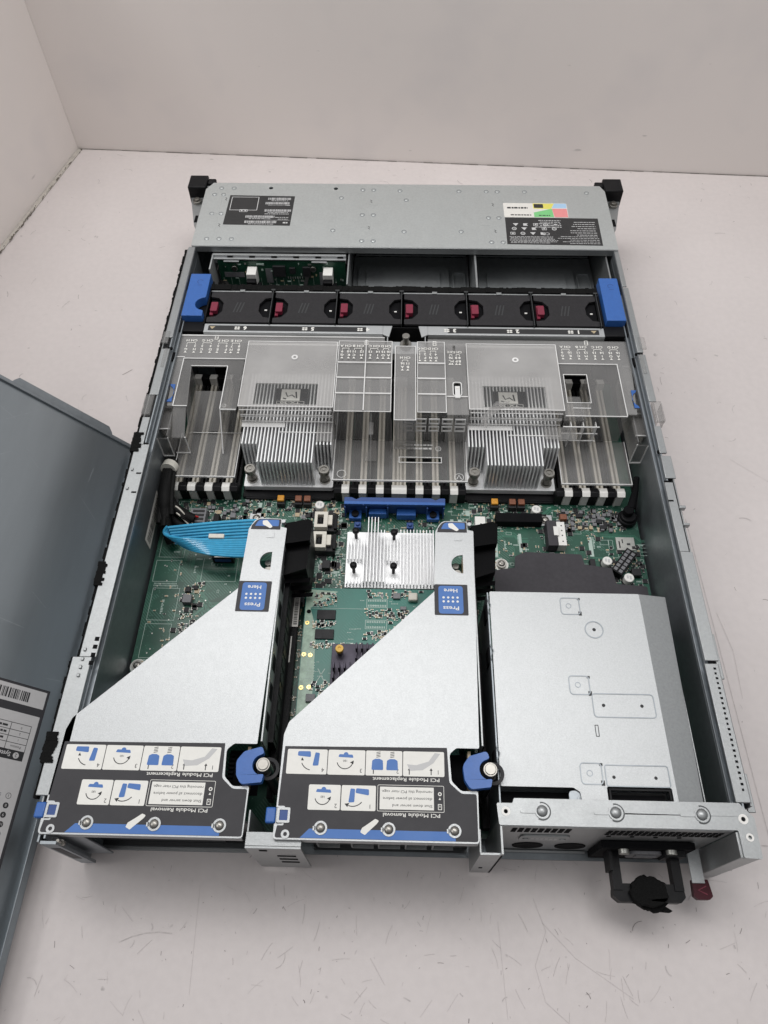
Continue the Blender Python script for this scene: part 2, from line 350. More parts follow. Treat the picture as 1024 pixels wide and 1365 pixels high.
def wall_material():
    m, N, L, b = newmat('painted_wall')
    t = N.new('ShaderNodeTexCoord')
    n1 = N.new('ShaderNodeTexNoise'); n1.inputs['Scale'].default_value = 9; n1.inputs['Detail'].default_value = 3; L.new(t.outputs['Object'], n1.inputs['Vector'])
    r = N.new('ShaderNodeValToRGB'); r.color_ramp.elements[0].position = .30; r.color_ramp.elements[1].position = .48
    r.color_ramp.elements[0].color = (.775, .73, .71, 1); r.color_ramp.elements[1].color = (.82, .768, .738, 1); L.new(n1.outputs[0], r.inputs[0])
    n3 = N.new('ShaderNodeTexNoise'); n3.inputs['Scale'].default_value = 60; n3.inputs['Detail'].default_value = 2
    mp = N.new('ShaderNodeMapping'); mp.inputs['Scale'].default_value = (.5, .5, 1.6); L.new(t.outputs['Object'], mp.inputs[0]); L.new(mp.outputs[0], n3.inputs['Vector'])
    s3 = N.new('ShaderNodeMapRange'); s3.inputs[1].default_value = .76; s3.inputs[2].default_value = .80; s3.inputs[3].default_value = 1; s3.inputs[4].default_value = .75; L.new(n3.outputs[0], s3.inputs[0])
    v = N.new('ShaderNodeVectorMath'); v.operation = 'SCALE'; L.new(r.outputs[0], v.inputs[0]); L.new(s3.outputs[0], v.inputs['Scale']); L.new(v.outputs[0], b.inputs['Base Color'])
    b.inputs['Roughness'].default_value = .6
    n4 = N.new('ShaderNodeTexNoise'); n4.inputs['Scale'].default_value = 500; L.new(t.outputs['Object'], n4.inputs['Vector'])
    bp = N.new('ShaderNodeBump'); bp.inputs['Strength'].default_value = .15; bp.inputs['Distance'].default_value = .0003; L.new(n4.outputs[0], bp.inputs['Height']); L.new(bp.outputs[0], b.inputs['Normal'])
    return m
M['table'] = table_material(); M['wall'] = wall_material()
M['dirt_shade'] = mat('dirt_shade_line', (.10, .085, .07), .9, 0, .4, 300)
M['scuff'] = mat('scuff_mark', (.22, .195, .19), .8, 0, .5, 500)
M['scuff_pale'] = mat('pale_scuff_mark', (.50, .465, .455), .8, 0, .2, 300)
# wall lines on the table: corner at (-45, 89.5)
cx_, cy_ = -45.0, 89.5
bx, by = 150.0, 89.5-195*.0548                       # back wall runs right
lx, ly = -45-160*.1953, 89.5-160                      # left wall runs towards the viewer
tag(MB().prism([(lx, -70), (150, -70), (150, by+1), (cx_-1, cy_+1), (lx-1, ly)], -3, 0).build('table_top', 'table'), kind='structure')
tag(MB().prism([(cx_, cy_), (bx, by), (bx+.3, by+4), (cx_-4, cy_+4)], 0.02, 34).build('wall_back', 'wall'), kind='structure')
tag(MB().prism([(cx_-.02, cy_-.02), (cx_-4.1, cy_+4), (lx-4, ly), (lx, ly)], 0.02, 34).build('wall_left', 'wall'), kind='structure')
sc = MB()
for i in range(900):
    x = rnd.uniform(-60, 60); y = rnd.uniform(-16, 88)
    a = rnd.gauss(90, 50); ln = rnd.choice([.08, .1, .12, .15, .2, .3, .4, .6, .9, 1.3]) * rnd.uniform(.6, 1.3); k = rnd.uniform(-25, 25)
    if i % 40 == 0: ln *= rnd.uniform(3, 6)
    pts = []; px, py = x, y
    for j in range(5):
        pts.append((px, py)); px += ln/4*math.cos(R(a+k*j)); py += ln/4*math.sin(R(a+k*j))
    sc.m = 0 if rnd.random() < .38 else 1
    if sc.m == 0 and ln > 1.2: sc.m = 1
    sc.strip(pts, rnd.uniform(.018, .05) if sc.m == 0 else rnd.uniform(.03, .09), .006+.00003*i)
for i in range(300):
    x = rnd.uniform(-24, 26); y = rnd.uniform(-10, 1); a = rnd.choice([90, 80, 60, 120, 20, 160])+rnd.gauss(0, 15); ln = rnd.choice([.06, .1, .15, .25, .4, .7, 1.2]); k = rnd.uniform(-8, 8); pts = []; px, py = x, y
    for j in range(4): pts.append((px, py)); px += ln/3*math.cos(R(a+k*j)); py += ln/3*math.sin(R(a+k*j))
    sc.m = 0 if ln < .5 and rnd.random() < .5 else 1
    sc.strip(pts, rnd.uniform(.012, .03), .024+.000005*i)
sc.m = 1
for pts, wdt in [([(9.5, -1.5), (10.2, -3.5), (9.3, -5.5), (9.8, -7.5), (13.2, -10.2)], .05), ([(10, -3), (12, -5), (15.5, -7.2)], .04), ([(-1.6, -5.3), (-.6, -6.8)], .05),
                 ([(27, 20.5), (27.6, 17), (27.4, 13)], .08), ([(32, 37), (36, 33.5)], .05), ([(-33.3, 43), (-31, 36), (-29, 31)], .06), ([(-13.6, -1.2), (-13.3, -7.6)], .04), ([(7, -3), (7.3, -8.5)], .04)]:
    sc.strip(pts, wdt*.35, .03)
# joints of the laminate sheets on the right
sc.strip([(26.3, 30), (27.1, -14)], .05, .034); sc.strip([(26.0, 2.2), (60, 1.2)], .05, .036)
tag(sc.build('scuff_marks', ['scuff', 'scuff_pale'], smooth=0), kind='structure')
dl = MB()
def dirt_shade_line(x0, y0, x1, y1, n, w):
    for i in range(n):
        t0, t1 = i/n, (i+1)/n
        dl.strip([(x0+(x1-x0)*t0, y0+(y1-y0)*t0), (x0+(x1-x0)*t1, y0+(y1-y0)*t1)], w*rnd.uniform(.4, 1.4), .04)
dirt_shade_line(cx_+.1, cy_-.1, bx, by-.1, 160, .10); dirt_shade_line(cx_+.30, cy_-.9, lx+.3, ly, 320, .16)  # left seam is grime, back seam paints the slight shadow at the wall foot
dl.strip([(cx_+.3, cy_-1.2), (cx_+.2, cy_-.4), (cx_+.6, cy_-.3)], .5, .045)
cb_ = MB(); cb_.prism([(cx_+.02, cy_-.02), (lx+.02, ly), (lx+.62, ly), (cx_+.55, cy_-.5)], 0, .12); M['caulk'] = mat('old_caulk', (.47, .44, .40), .7, 0, .15, 120, .4, 400)
tag(cb_.build('wall_caulk', 'caulk', bevel=.05), kind='structure')
dl2 = MB()
for i in range(150):
    t0 = rnd.random()*.35; x = cx_+.45+(lx+.4-cx_)*t0; y = cy_-.6-(cy_-ly)*t0; dl2.strip([(x+rnd.uniform(-.2, .05), y), (x+rnd.uniform(-.2, .05), y-rnd.uniform(.1, .9))], rnd.uniform(.03, .14), .126+.0001*i)
for v in dl2.v: dl.v.append(v)
b_n = len(dl.v)-len(dl2.v); dl.f += [tuple(i+b_n for i in f) for f in dl2.f]; dl.mi += dl2.mi
tag(dl.build('seam_dirt_shade', 'dirt_shade', smooth=0), kind='structure')

# ------------------------------------------------------------------ leaning lid on the left
LA = 47.8
lid = thing('server_cover', 'large grey steel lid leaning on edge beside the open server, service label inside', 'server cover', (-25.8, 36.3, .95))
lid.rotation_euler = (0, R(LA), 0)
def lb(mb, name, m, parent=lid, **k): return mb.build(name, m, parent, local=True, **k)
LW, LL = 43.4, 57.3
p = MB(); p.box(-LW, 0, -LL, 0, -.1, 0); lb(p, 'lid_panel', 'lid_steel')
p = MB(); p.box(0, .1, -LL, -.4, -.1, .95); p.box(-LW-.1, -LW, -LL, -.4, -.1, .95); p.box(-.45, 0, -LL, -.4, .95, 1.05); lb(p, 'side_lip', 'steel_dark', bevel=.03)
p = MB(); p.box(-LW, -.1, -.12, 0, 0, .22); p.box(-LW, -.1, 0.02, .55, -.3, -.18)
p.prism(fillet([(-12.2, .5), (-11.7, 1.25), (-2.9, 1.25), (-2.3, .5)], .15), -.3, -.18); p.prism(fillet([(-38, .5), (-37.5, 1.25), (-20, 1.25), (-19.4, .5)], .15), -.3, -.18)
lb(p, 'front_hem', 'steel_dark', bevel=.03)
p = MB()
for i in range(60):
    x = rnd.uniform(-20, -1); y = rnd.uniform(-56, -1); a = rnd.gauss(-35, 40); l_ = rnd.choice([.2, .4, .8, 1.6, 2.5]); p.strip([(x, y), (x+l_*math.cos(R(a)), y+l_*math.sin(R(a)))], rnd.uniform(.012, .03), .002)
lb(p, 'wear_mark', 'lid_wear', smooth=0)
lab = MB(); lab.prism([(-23, -56), (-2.0+.35, -56), (-1.55, -24.6), (-23, -24.6)], .008, .02); lab = lb(lab, 'service_label', 'label_dark', smooth=0)
p = MB(); p.rect(-22.6, -1.75, -26.1, -24.8, .026); p.rect(-22.6, -1.8, -55.6, -26.7, .026); lb(p, 'white_panel', 'lid_white', lab, smooth=0)
p = MB(); xx = -3.0
while xx > -9:
    w_ = rnd.choice([.04, .05, .08, .12]); p.rect(xx-w_, xx, -25.85, -25.1, .03); xx -= w_+rnd.choice([.04, .06, .1])
for y_ in (-27.5, -28.0, -28.45, -28.9, -29.4): p.rect(-9.5, -2.2, y_-.02, y_+.02, .03)
p.rect(-2.24, -2.2, -29.4, -27.5, .03); p.rect(-3.72, -3.68, -29.4, -27.5, .03)
p.rect(-12, -2.2, -30.05, -29.4, .03)
for i, s_ in enumerate(['0', '2', '1']): p.text(s_, -2.9, -27.78-i*.44, .032, .16)
p.text('Position', -2.95, -29.15, .032, .17); p.text('Function', -4.6, -29.15, .032, .17, align='c')
for i in range(3): microtext(p, -6.2, -3.9, -27.78-i*.44, .15, .032)
for i in range(6): p.prism(circ(-2.45, -33.1-.62*i, .2, 16), .028, .032)
p.ring(-2.45, -32.45, .028, .032, .17, .2); p.text('1', -2.45, -32.45, .034, .2)
p.text('System', -3.0, -32.45, .032, .22, align='l')
for i in range(6): microtext(p, -4.6-rnd.random(), -2.9, -33.1-.62*i, .17, .032)
lb(p, 'dark_printing', 'ink', lab, smooth=0)
p = MB(); p.prism(circ(-2.75, -29.72, .22, 16), .032, .036); p.text('System', -3.15, -29.72, .034, .3, align='l', bold=.02)
for i in range(6): p.text(str(8+i), -2.45, -33.1-.62*i, .036, .2)
lb(p, 'white_printing', 'lid_white', lab, smooth=0)
p = MB(); p.text('2', -2.75, -29.72, .04, .25); lb(p, 'panel_number', 'ink', lab, smooth=0)

# ------------------------------------------------------------------ chassis
ch = thing('server_chassis', 'open galvanised steel rack server chassis lying flat with its front away from us', 'server chassis', (0, 34, 0))
def cb(mb, name, m, parent=ch, **k): return mb.build(name, m, parent, **k)
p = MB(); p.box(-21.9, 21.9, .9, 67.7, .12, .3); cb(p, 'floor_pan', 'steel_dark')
for sgn in (-1, 1):
    p = MB()
    def bxm(x0, x1, *a): p.box(min(sgn*x0, sgn*x1), max(sgn*x0, sgn*x1), *a)
    bxm(21.55, 21.68, .2, 57.2, .3, 7.55)                 # inner wall
    bxm(21.15, 21.62, .6, 51, 7.5, 7.62)                  # inner ridge
    bxm(21.15, 21.27, .6, 51, 7.62, 7.86)
    bxm(21.45, 21.57, .6, 51, 7.62, 8.05)
    bxm(21.57, 21.7, .2, 57.2, 7.55, 8.5)
    bxm(22.0, 22.1, .2, 67.8, .1, 7.2)                    # outer skin
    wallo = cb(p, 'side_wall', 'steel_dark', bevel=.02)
    p = MB()
    if sgn < 0:
        segs = [(2.7, 12.0, 21.5, 22.85), (12.0, 31.0, 21.2, 22.4), (31.0, 34.0, 21.75, 22.4), (36.6, 42.3, 21.55, 22.35), (43.8, 57.1, 21.6, 22.3)]
    else:
        segs = [(3.2, 12.4, 21.2, 22.15), (12.6, 21.4, 21.3, 22.25), (21.4, 27.9, 21.3, 22.0), (28.3, 30.6, 21.5, 22.35), (30.9, 33.8, 21.5, 22.1), (36.6, 42.3, 21.6, 22.25), (42.6, 51.5, 21.6, 22.15), (51.7, 57.1, 21.6, 22.05)]
    for y0, y1, a, b in segs: bxm(a, b, y0, y1, 8.45, 8.6)
    if sgn > 0:
        bxm(22.2, 22.75, 11.6, 15.0, 7.6, 7.75); bxm(22.2, 22.7, 2.8, 5.2, 7.6, 7.75)
        bxm(22.1, 22.22, 3, 30, 7.2, 8.5)
        bxm(22.0, 22.5, 25.3, 25.55, 8.3, 8.75); bxm(22.0, 22.5, 23.7, 23.9, 8.3, 8.75)
    else:
        bxm(22.3, 22.42, 2, 57, 6.8, 8.45)
        for q in (28.2, 26.3, 12.4, 11.7, 11.1, 10.5): bxm(22.0, 22.2, q, q+.25, 8.6, 8.72)
    cb(p, 'top_flange', 'steel', bevel=.04)
    p = MB()
    if sgn > 0:
        for i in range(24): bxm(21.75, 21.88+.04*(i%2), 3.9+i*.35, 4.05+i*.35, 8.57, 8.62)
        bxm(21.5, 21.9, 12.42, 12.58, 8.5, 8.62)
    else:
        for q in (13.2, 12.6, 12.0, 11.4): bxm(21.3, 21.6, q, q+.3, 8.57, 8.63)
    for q in (27.9, 26.0): bxm(21.3, 21.7, q, q+.13, 8.57, 8.63)
    for q in ((31.0, 31.25), (42.4, 42.6)): bxm(21.4, 22.1, q[0], q[1], 8.3, 8.5)
    cb(p, 'vent_hole_row', 'matte_black')
# jagged black strip along the outside of the left flange
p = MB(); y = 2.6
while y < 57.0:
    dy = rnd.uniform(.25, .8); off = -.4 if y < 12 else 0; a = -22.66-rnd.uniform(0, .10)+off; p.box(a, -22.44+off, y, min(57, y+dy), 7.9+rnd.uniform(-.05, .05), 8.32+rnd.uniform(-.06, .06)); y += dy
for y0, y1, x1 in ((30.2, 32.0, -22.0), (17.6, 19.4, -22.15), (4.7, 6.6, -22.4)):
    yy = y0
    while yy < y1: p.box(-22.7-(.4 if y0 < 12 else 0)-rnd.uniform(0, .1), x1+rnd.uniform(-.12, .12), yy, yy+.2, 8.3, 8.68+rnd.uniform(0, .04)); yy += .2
cb(p, 'edge_strip', 'foam')
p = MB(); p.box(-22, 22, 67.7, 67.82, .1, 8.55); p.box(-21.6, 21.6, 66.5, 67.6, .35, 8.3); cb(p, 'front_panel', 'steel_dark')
# drive bay cover with bumps, holes and labels
p = MB()
p.prism(fillet([(-22.05, 57.2), (22.05, 57.2), (22.05, 67.2), (21.6, 68.2), (-21.3, 68.2), (-22.0, 67.0)], .1), 8.6, 8.72,
        [circ(-14.8, 67.3, .24), circ(-7.6, 67.3, .24)])
cover = cb(p, 'drive_bay_cover', 'steel_cover', bevel=.03)
p = MB(); p.box(-22.0, 22.0, 57.1, 57.24, 8.0, 8.7); cb(p, 'cover_hem', 'steel', cover, bevel=.03)
p = MB()
bumps = [(-20.3, 67.2), (-18.9, 67.2), (-20.9, 66.0), (-19.9, 66.0), (-20.7, 62.6), (-19.7, 62.6), (-4.6, 67.1), (-3.4, 67.1), (-.5, 67.0), (6.0, 67), (9, 67), (10.2, 67), (13.2, 67), (20.0, 66.9),
         (-20.6, 58.3), (-19.3, 58.3), (-18, 58.3), (-4.4, 58.2), (-3.2, 58.2), (9.1, 58.2), (10.3, 58.2) , (-4.5, 62.6), (-3.3, 62.6), (9, 62.3), (10.1, 62.3), (-7.5, 59.9), (0, 59.8), (6, 59.9), (-6.9, 65.6), (.2, 65.3)]
for x, y in bumps: p.m = 1; p.ring(x, y, 8.71, 8.735, .21, .27, 16); p.m = 0; p.dome(x, y, 8.71, .16, .04, 12, 2)
p.box(-20.9, -19.4, 62.54, 62.66, 8.72, 8.74); p.box(-20.05, -19.95, 58.8, 65.4, 8.72, 8.735)
for x, y in ((-4.1, 60.4), (8.6, 61), (-3.4, 64.4)): p.box(x-.5, x+.5, y-.02, y+.02, 8.72, 8.732)
cb(p, 'embossed_bump', ['steel_cover', 'steel_dark'], cover)
p = MB()
for x, y in ((-19.5, 65.2), (-19.6, 60.6), (-3.6, 65), (-3.7, 60.4), (9.6, 64.6), (9.6, 60.0)):
    p.strip([(x-.12, y+.25), (x+.08, y+.12), (x-.08, y-.08), (x+.1, y-.25)], .07, 8.726)
cb(p, 'alignment_mark', 'ink', cover, smooth=0)
def barcode(p, x0, x1, y0, y1, z):
    x = x0
    while x < x1: w_ = rnd.choice([.025, .03, .05, .07]); p.rect(x, min(x1, x+w_), y0, y1, z); x += w_+rnd.choice([.02, .03, .05])
L1 = cb(MB().prism(fillet([(-19.25, 60.7), (-12.1, 60.6), (-12.0, 65.8), (-19.15, 65.9)], .1), 8.722, 8.73), 'serial_label', 'label_black', smooth=0)
p = MB()
p.outline(-18.9, -15.9, 63.2, 65.6, .07, 8.732, 8.735, .05); p.outline(-17.8, -16.9, 62.9, 63.35, .06, 8.735, 8.738, .1)
p.prism(circ(-17.55, 63.12, .1, 10), 8.736, 8.739); p.prism(circ(-17.15, 63.12, .1, 10), 8.736, 8.739)
for (a, b, y) in ((-14.9, -12.4, 65.3), (-15.1, -12.5, 64.5), (-15.1, -12.2, 63.2), (-17.0, -13.9, 62.1), (-17.0, -13.6, 61.2)):
    barcode(p, a, b, y-.2, y+.2, 8.733); microtext(p, a+.4, b-.3, y-.36, .09, 8.733)
microtext(p, -15, -12.4, 62.6, .1, 8.733); microtext(p, -13.8, -12.4, 62.0, .09, 8.733); microtext(p, -13.5, -12.4, 61.7, .08, 8.733)
microtext(p, -12.9, -12.4, 61.1, .22, 8.733); microtext(p, -14.8, -12.4, 64.15, .09, 8.733)
p.box(-15, -12.2, 61.5, 61.53, 8.732, 8.736)
cb(p, 'label_printing', 'grey_ink', L1, smooth=0)
L2 = cb(MB().prism([(10.7, 57.9), (20.55, 57.8), (20.6, 62.35), (10.75, 62.4)], 8.722, 8.73), 'regulatory_label', 'label_black', smooth=0)
p = MB()
for i in range(6): microtext(p, 10.95+rnd.uniform(0, .2), 16.2-rnd.uniform(0, 1.0), 58.15+i*.2, .07, 8.733)
for i in range(5): microtext(p, 17.5-rnd.uniform(0, 1.6), 20.3, 58.1+i*.28, .07, 8.733)
for i in range(7): microtext(p, 17.3+rnd.uniform(0, 1), 20.2, 59.5+i*.36, .09, 8.733)
for i in range(5): microtext(p, 13.8+rnd.uniform(0, .6), 16.6, 60.8+i*.28, .1, 8.733)
for j, y in enumerate((59.7, 60.5, 61.2)):
    for i in range(4+(j > 0)):
        x = 11.4+i*1.05+.2*j
        k = (i+j) % 4
        if k == 0: p.outline(x-.25, x+.25, y-.22, y+.22, .06, 8.731, 8.734, .05); p.rect(x-.1, x+.1, y-.1, y+.1, 8.733)
        elif k == 1: p.ring(x, y, 8.731, 8.734, .16, .25); p.rect(x-.08, x+.1, y-.04, y+.04, 8.733)
        elif k == 2: p.flat([(x-.3, y+.2), (x+.3, y+.2), (x, y-.25)], 8.733)
        else: p.flat([(x-.25, y-.2), (x+.25, y-.2), (x+.1, y), (x+.25, y+.2), (x-.25, y+.2)], 8.733)
p.text('CE', 14.9, 59.65, 8.733, .42, bold=.01)
cb(p, 'label_printing', 'grey_ink', L2, smooth=0)
for nm, cc in (('sticker_white', (.68, .66, .62)), ('sticker_yellow', (.68, .62, .12)), ('sticker_green', (.18, .52, .20)), ('sticker_red', (.70, .25, .25)), ('sticker_blue', (.35, .52, .70))): M[nm] = mat(nm, cc, .5, 0, .03)
p = MB(); p.prism(rrect(10.7, 17.55, 62.45, 64.95, .15), 8.722, 8.73)
p.m = 1; p.flat([(13.9, 64.0), (15.8, 63.9), (16.2, 64.9), (13.9, 64.9)], 8.7325)
p.m = 2; p.flat([(13.9, 62.5), (16.0, 62.5), (15.9, 64.0), (13.9, 63.3)], 8.7335)
p.m = 3; p.flat([(16.05, 62.5), (17.5, 62.5), (17.5, 64.0), (15.9, 64.0)], 8.7325)
p.m = 4; p.flat([(15.9, 64.1), (17.5, 64.1), (17.5, 64.9), (16.2, 64.9)], 8.7325)
p.m = 5; p.rect(14.0, 15.0, 64.1, 64.8, 8.735); microtext(p, 11.1, 13.3, 64.1, .28, 8.735); microtext(p, 11.4, 13.6, 62.85, .18, 8.735); microtext(p, 14.4, 15.6, 62.8, .14, 8.736)
cb(p, 'colour_sticker', ['sticker_white', 'sticker_yellow', 'sticker_green', 'sticker_red', 'sticker_blue', 'ink'], smooth=0)
# rack ears
for sgn in (-1, 1):
    p = MB()
    def bxm(x0, x1, *a): p.box(min(sgn*x0, sgn*x1), max(sgn*x0, sgn*x1), *a)
    bxm(22.1, 24.15, 67.3, 69.6, .3, 8.75); bxm(21.2, 22.1, 68.25, 69.2, .3, 8.6)
    ear = cb(p, 'rack_ear', 'black', bevel=.12)
    p = MB(); pts = [(sgn*22.1, 67.3), (sgn*24.0, 67.3), (sgn*22.9, 62.4), (sgn*22.1, 60.5)]
    p.prism(pts, 7.3, 7.45); p.m = 1; p.cyl(sgn*23.1, 66.4, 7.45, 7.75, .5, 20); p.cyl(sgn*23.1, 66.4, 7.75, 7.95, .28, 12)
    p.m = 2; p.box(sgn*22.8-.16, sgn*22.8+.16, 62.8, 64.0, 7.44, 7.49)
    cb(p, 'ear_bracket', ['steel', 'nickel', 'matte_black'], ear, bevel=.02)
# drive bays behind the cover
p = MB(); p.box(7.3, 7.5, 52.0, 66.4, .35, 7.9); p.box(-5.75, -5.6, 52.4, 66.4, .35, 7.9); p.box(20.9, 21.05, 52, 66.4, .35, 7.8)
cb(p, 'bay_divider', 'steel', bevel=.02)
p = MB()
for x0, x1 in ((-5.5, 7.2), (7.6, 20.8)):
    p.box(x0, x1, 52.1, 62.4, 3.4, 3.6)
    p.prism(rrect(x0+.6, x1-2.2, 52.6, 60.2, .6), 3.6, 3.95); p.prism(rrect(x0+1.5, x1-3.2, 53.2, 59.2, .5), 3.95, 4.15)
    p.outline(x1-1.8, x1-.4, 54, 59.6, .14, 3.6, 3.8, .3); p.prism(rrect(x1-1.5, x1-.8, 55.5, 56.5, .2), 3.6, 3.75)
cb(p, 'bay_floor', 'bay_steel', bevel=.06)
p = MB()
for x0, x1 in ((-5.5, 7.2), (7.6, 20.8)):
    p.box(x0, x1, 62.4, 66.3, .5, 5.4); p.m = 1
    for i in range(9): p.box(x0+.5+i*1.35, x0+1.4+i*1.35, 62.3, 62.42, 3.3, 3.6); p.box(x0+.5+i*1.35, x0+1.4+i*1.35, 62.3, 62.42, 4.1, 4.9)
    p.m = 2; p.box(x0+.2, x1-.2, 62.25, 62.4, 3.75, 3.9); p.m = 0
cb(p, 'front_grille', ['black', 'matte_black', 'bay_steel'])
# rear panel over the power supply bays
p = MB()
p.box(6.4, 20.7, 1.5, 1.62, .5, 8.6); rp = cb(p, 'rear_panel', 'steel', bevel=.02)
p = MB()
p.prism(fillet([(6.3, 1.55), (20.9, 1.55), (20.9, 0.0), (22.0, -.05), (22.05, 2.3), (21.3, 3.15), (7.3, 3.15), (7.2, 2.85), (6.2, 2.85)], .12), 8.6, 8.72,
        [circ(6.75, 2.35, .13), circ(21.35, 2.2, .14), circ(21.5, 1.15, .12)])
cb(p, 'top_lip', 'steel', rp, bevel=.03)
p = MB()
for x in (9.0, 13.55, 18.85): p.ring(x, 2.4, 8.71, 8.78, .36, .46); p.dome(x, 2.4, 8.72, .34, .22, 18, 4); p.prism(rrect(x-1.35, x-.42, 2.27, 2.5, .1), 8.71, 8.77)
cb(p, 'keyhole_rivet', 'steel', rp)
p = MB()
for x in (9.0, 13.55, 18.85): p.prism(arc(x, 2.4, .56, -120, 100, 14)+arc(x, 2.4, .47, 100, -120, 14), 8.722, 8.728)
cb(p, 'keyhole_slot', 'io_dark', rp)
p = MB(); p.ring(6.75, 2.35, 8.715, 8.74, .13, .28); p.ring(21.35, 2.2, 8.715, 8.74, .14, .3); p.ring(21.5, 1.15, 8.715, 8.75, .12, .24); cb(p, 'rivet_eyelet', 'white_plastic', rp)
p = MB()
for r_ in range(3):
    for i in range(9): p.box(7.2+i*.42, 7.5+i*.42, 1.46, 1.502, 7.9-r_*.42, 8.15-r_*.42)
    for i in range(19): p.box(13.2+i*.38, 13.47+i*.38, 1.46, 1.502, 7.7-r_*.5, 8.0-r_*.5)
for i in range(4): p.cyl(13.6+i*1.5, 6.2, 1.46, 1.502, .15, 10, ax='y')
cb(p, 'vent_slot', 'matte_black', rp)
for x in (9.0, 11.9): cb(MB().cyl(x, 2.4, 1.44, 1.502, 1.05, 24, ax='y'), 'finger_hole', 'matte_black', rp)
p = MB(); p.prism(rrect(8.0, 11.2, 4.6, 6.2, .4), 1.38, 1.5, ax='y')
for x, y in ((8.4, 5.4), (10.8, 5.4)): p.cyl(x, y, 1.3, 1.4, .2, 12, ax='y')
cb(p, 'embossed_plate', 'steel', rp, bevel=.04)
p = MB()
for i in range(6): p.box(8.75+i*.3, 8.95+i*.3, 1.365, 1.375, 5.25, 5.6)
p.box(8.7, 10.5, 1.365, 1.375, 5.0, 5.08); cb(p, 'stamped_lettering', 'grey_ink', rp, smooth=0)
p = MB(); p.box(20.75, 22.0, 0, 1.5, .4, 8.58); cb(p, 'rear_ear', 'steel', bevel=.05)
p = MB(); p.box(-22.1, -21.95, 0, 2.6, .3, 8.4); p.box(-21.9, -19.8, 0.55, .67, .9, 8.3); p.box(-21.9, -20.9, -.1, .1, .9, 8.35); p.m = 1; p.box(-21.7, -21.1, -.12, -.09, 3, 7)
cb(p, 'rear_post', ['steel_dark', 'label_dark'], bevel=.03)
p = MB(); p.box(-9.3, -5.85, -.05, .1, .9, 8.3); p.box(-9.3, -5.85, .1, .9, 8.2, 8.32); p.box(-9.3, -9.18, .1, 2.2, 1, 8.2); p.box(-7.2, -7.08, .1, 2.2, 1, 8.2)
for i in range(3): p.m = 1; p.box(-7.6, -6.4, -.09, -.048, 3.2+i*1.2, 3.5+i*1.2)
p.box(-8.5, -8.0, -.09, -.048, 7.5, 7.8)
cb(p, 'slot_post', ['steel', 'matte_black'], bevel=.02)
p = MB(); p.box(5.1, 6.5, -.1, .05, .9, 8.2); p.box(6.35, 6.5, -.1, 2, .9, 8.6); p.box(5.1, 5.22, 0.05, 1.4, .9, 8.0); p.m = 1; p.box(5.5, 5.75, -.13, -.09, 3, 3.3)
cb(p, 'slot_post', ['steel', 'matte_black'], bevel=.02)
for x0, x1, nports in ((-20.8, -9.4, 0), (-5.8, 5.0, 5)):
    p = MB(); p.T = Matrix.Translation((0, .7, 0)); p.box(x0, x1, .75, .85, .5, 8.2); p.box(x0, x1, .35, .75, 4.1, 4.2); p.box(x0, x1, .45, .75, .5, .6)
    p.m = 1
    if nports:
        for i in range(5):
            a = x0+.5+i*1.85+(.5 if i else 0); p.box(a, a+1.35, .7, .76, 1.5, 2.9)
        p.m = 2
        for i in range(5):
            a = x0+.5+i*1.85+(.5 if i else 0); p.box(a-.14, a-.02, .5, .75, 1.4, 3.0); p.box(a-.1, a+1.4, .5, .75, 2.92, 3.02); p.box(a-.1, a+1.4, .5, .75, 1.3, 1.38)
        p.m = 1; p.box(x0+.3, x1-.3, .7, .76, 5, 7.8)
    else:
        p.m = 2; p.box(x0+1.9, x1-3.1, .5, .72, 3.75, 3.83); p.box(x0, x1, .2, .4, .5, .56); p.m = 1; p.box(x0+1, x1-1, .7, .76, 5, 7.6); p.box(x0+2.2, x1-3.4, .7, .76, 2.2, 3.7); p.box(x1-2.5, x1-.4, .7, .76, 1.2, 3.7)
    cb(p, 'io_panel', ['io_dark', 'matte_black', 'steel'], bevel=.01)
# white barcode sticker on the inside of the left wall
p = MB(); p.add([(-21.53, 24.4, 2.4), (-21.53, 29.5, 2.4), (-21.53, 29.5, 4.0), (-21.53, 24.4, 4.0)], [(0, 1, 2, 3)]); p.m = 1
y = 24.7
while y < 29.1: w_ = rnd.choice([.04, .07, .1]); p.add([(-21.52, y, 2.7), (-21.52, y+w_, 2.7), (-21.52, y+w_, 3.6), (-21.52, y, 3.6)], [(0, 1, 2, 3)]); y += w_+rnd.choice([.05, .09])
cb(p, 'barcode_sticker', ['sticker_white', 'ink'], smooth=0)
# screw post bracket between the fan strip halves
p = MB(); p.box(-1.5, 2.2, 43.7, 45.2, 6.9, 7.05); p.box(-1.5, -1.38, 43.7, 46.2, 7.05, 7.75); p.box(2.1, 2.2, 43.7, 46.2, 7.05, 7.75); p.box(-1.5, 2.2, 43.6, 43.72, 6.2, 7.05)
sb = cb(p, 'screw_bracket', 'steel_plate', bevel=.04)
p = MB(); p.cyl(.3, 44.5, 7.0, 7.5, .55, 20); p.cyl(.3, 44.5, 7.5, 8.3, .28, 16); p.cyl(.3, 44.5, 8.3, 8.5, .36, 16); cb(p, 'thumb_screw', 'nickel', sb, bevel=.03)

# ------------------------------------------------------------------ motherboard
mb_ = thing('motherboard', 'green motherboard packed with components on the floor of the server', 'motherboard', (0, 24, .3))
def mp_(m_, name, mm, parent=mb_, **k): return m_.build(name, mm, parent, **k)
ZB = 1.4
board = mp_(MB().prism(fillet([(-21.35, 13.6), (-19.5, 13.2), (-19.3, 2), (21.2, 2), (21.3, 45.5), (-21.3, 45.5)], .4), 1.2, ZB), 'circuit_board', 'pcb')
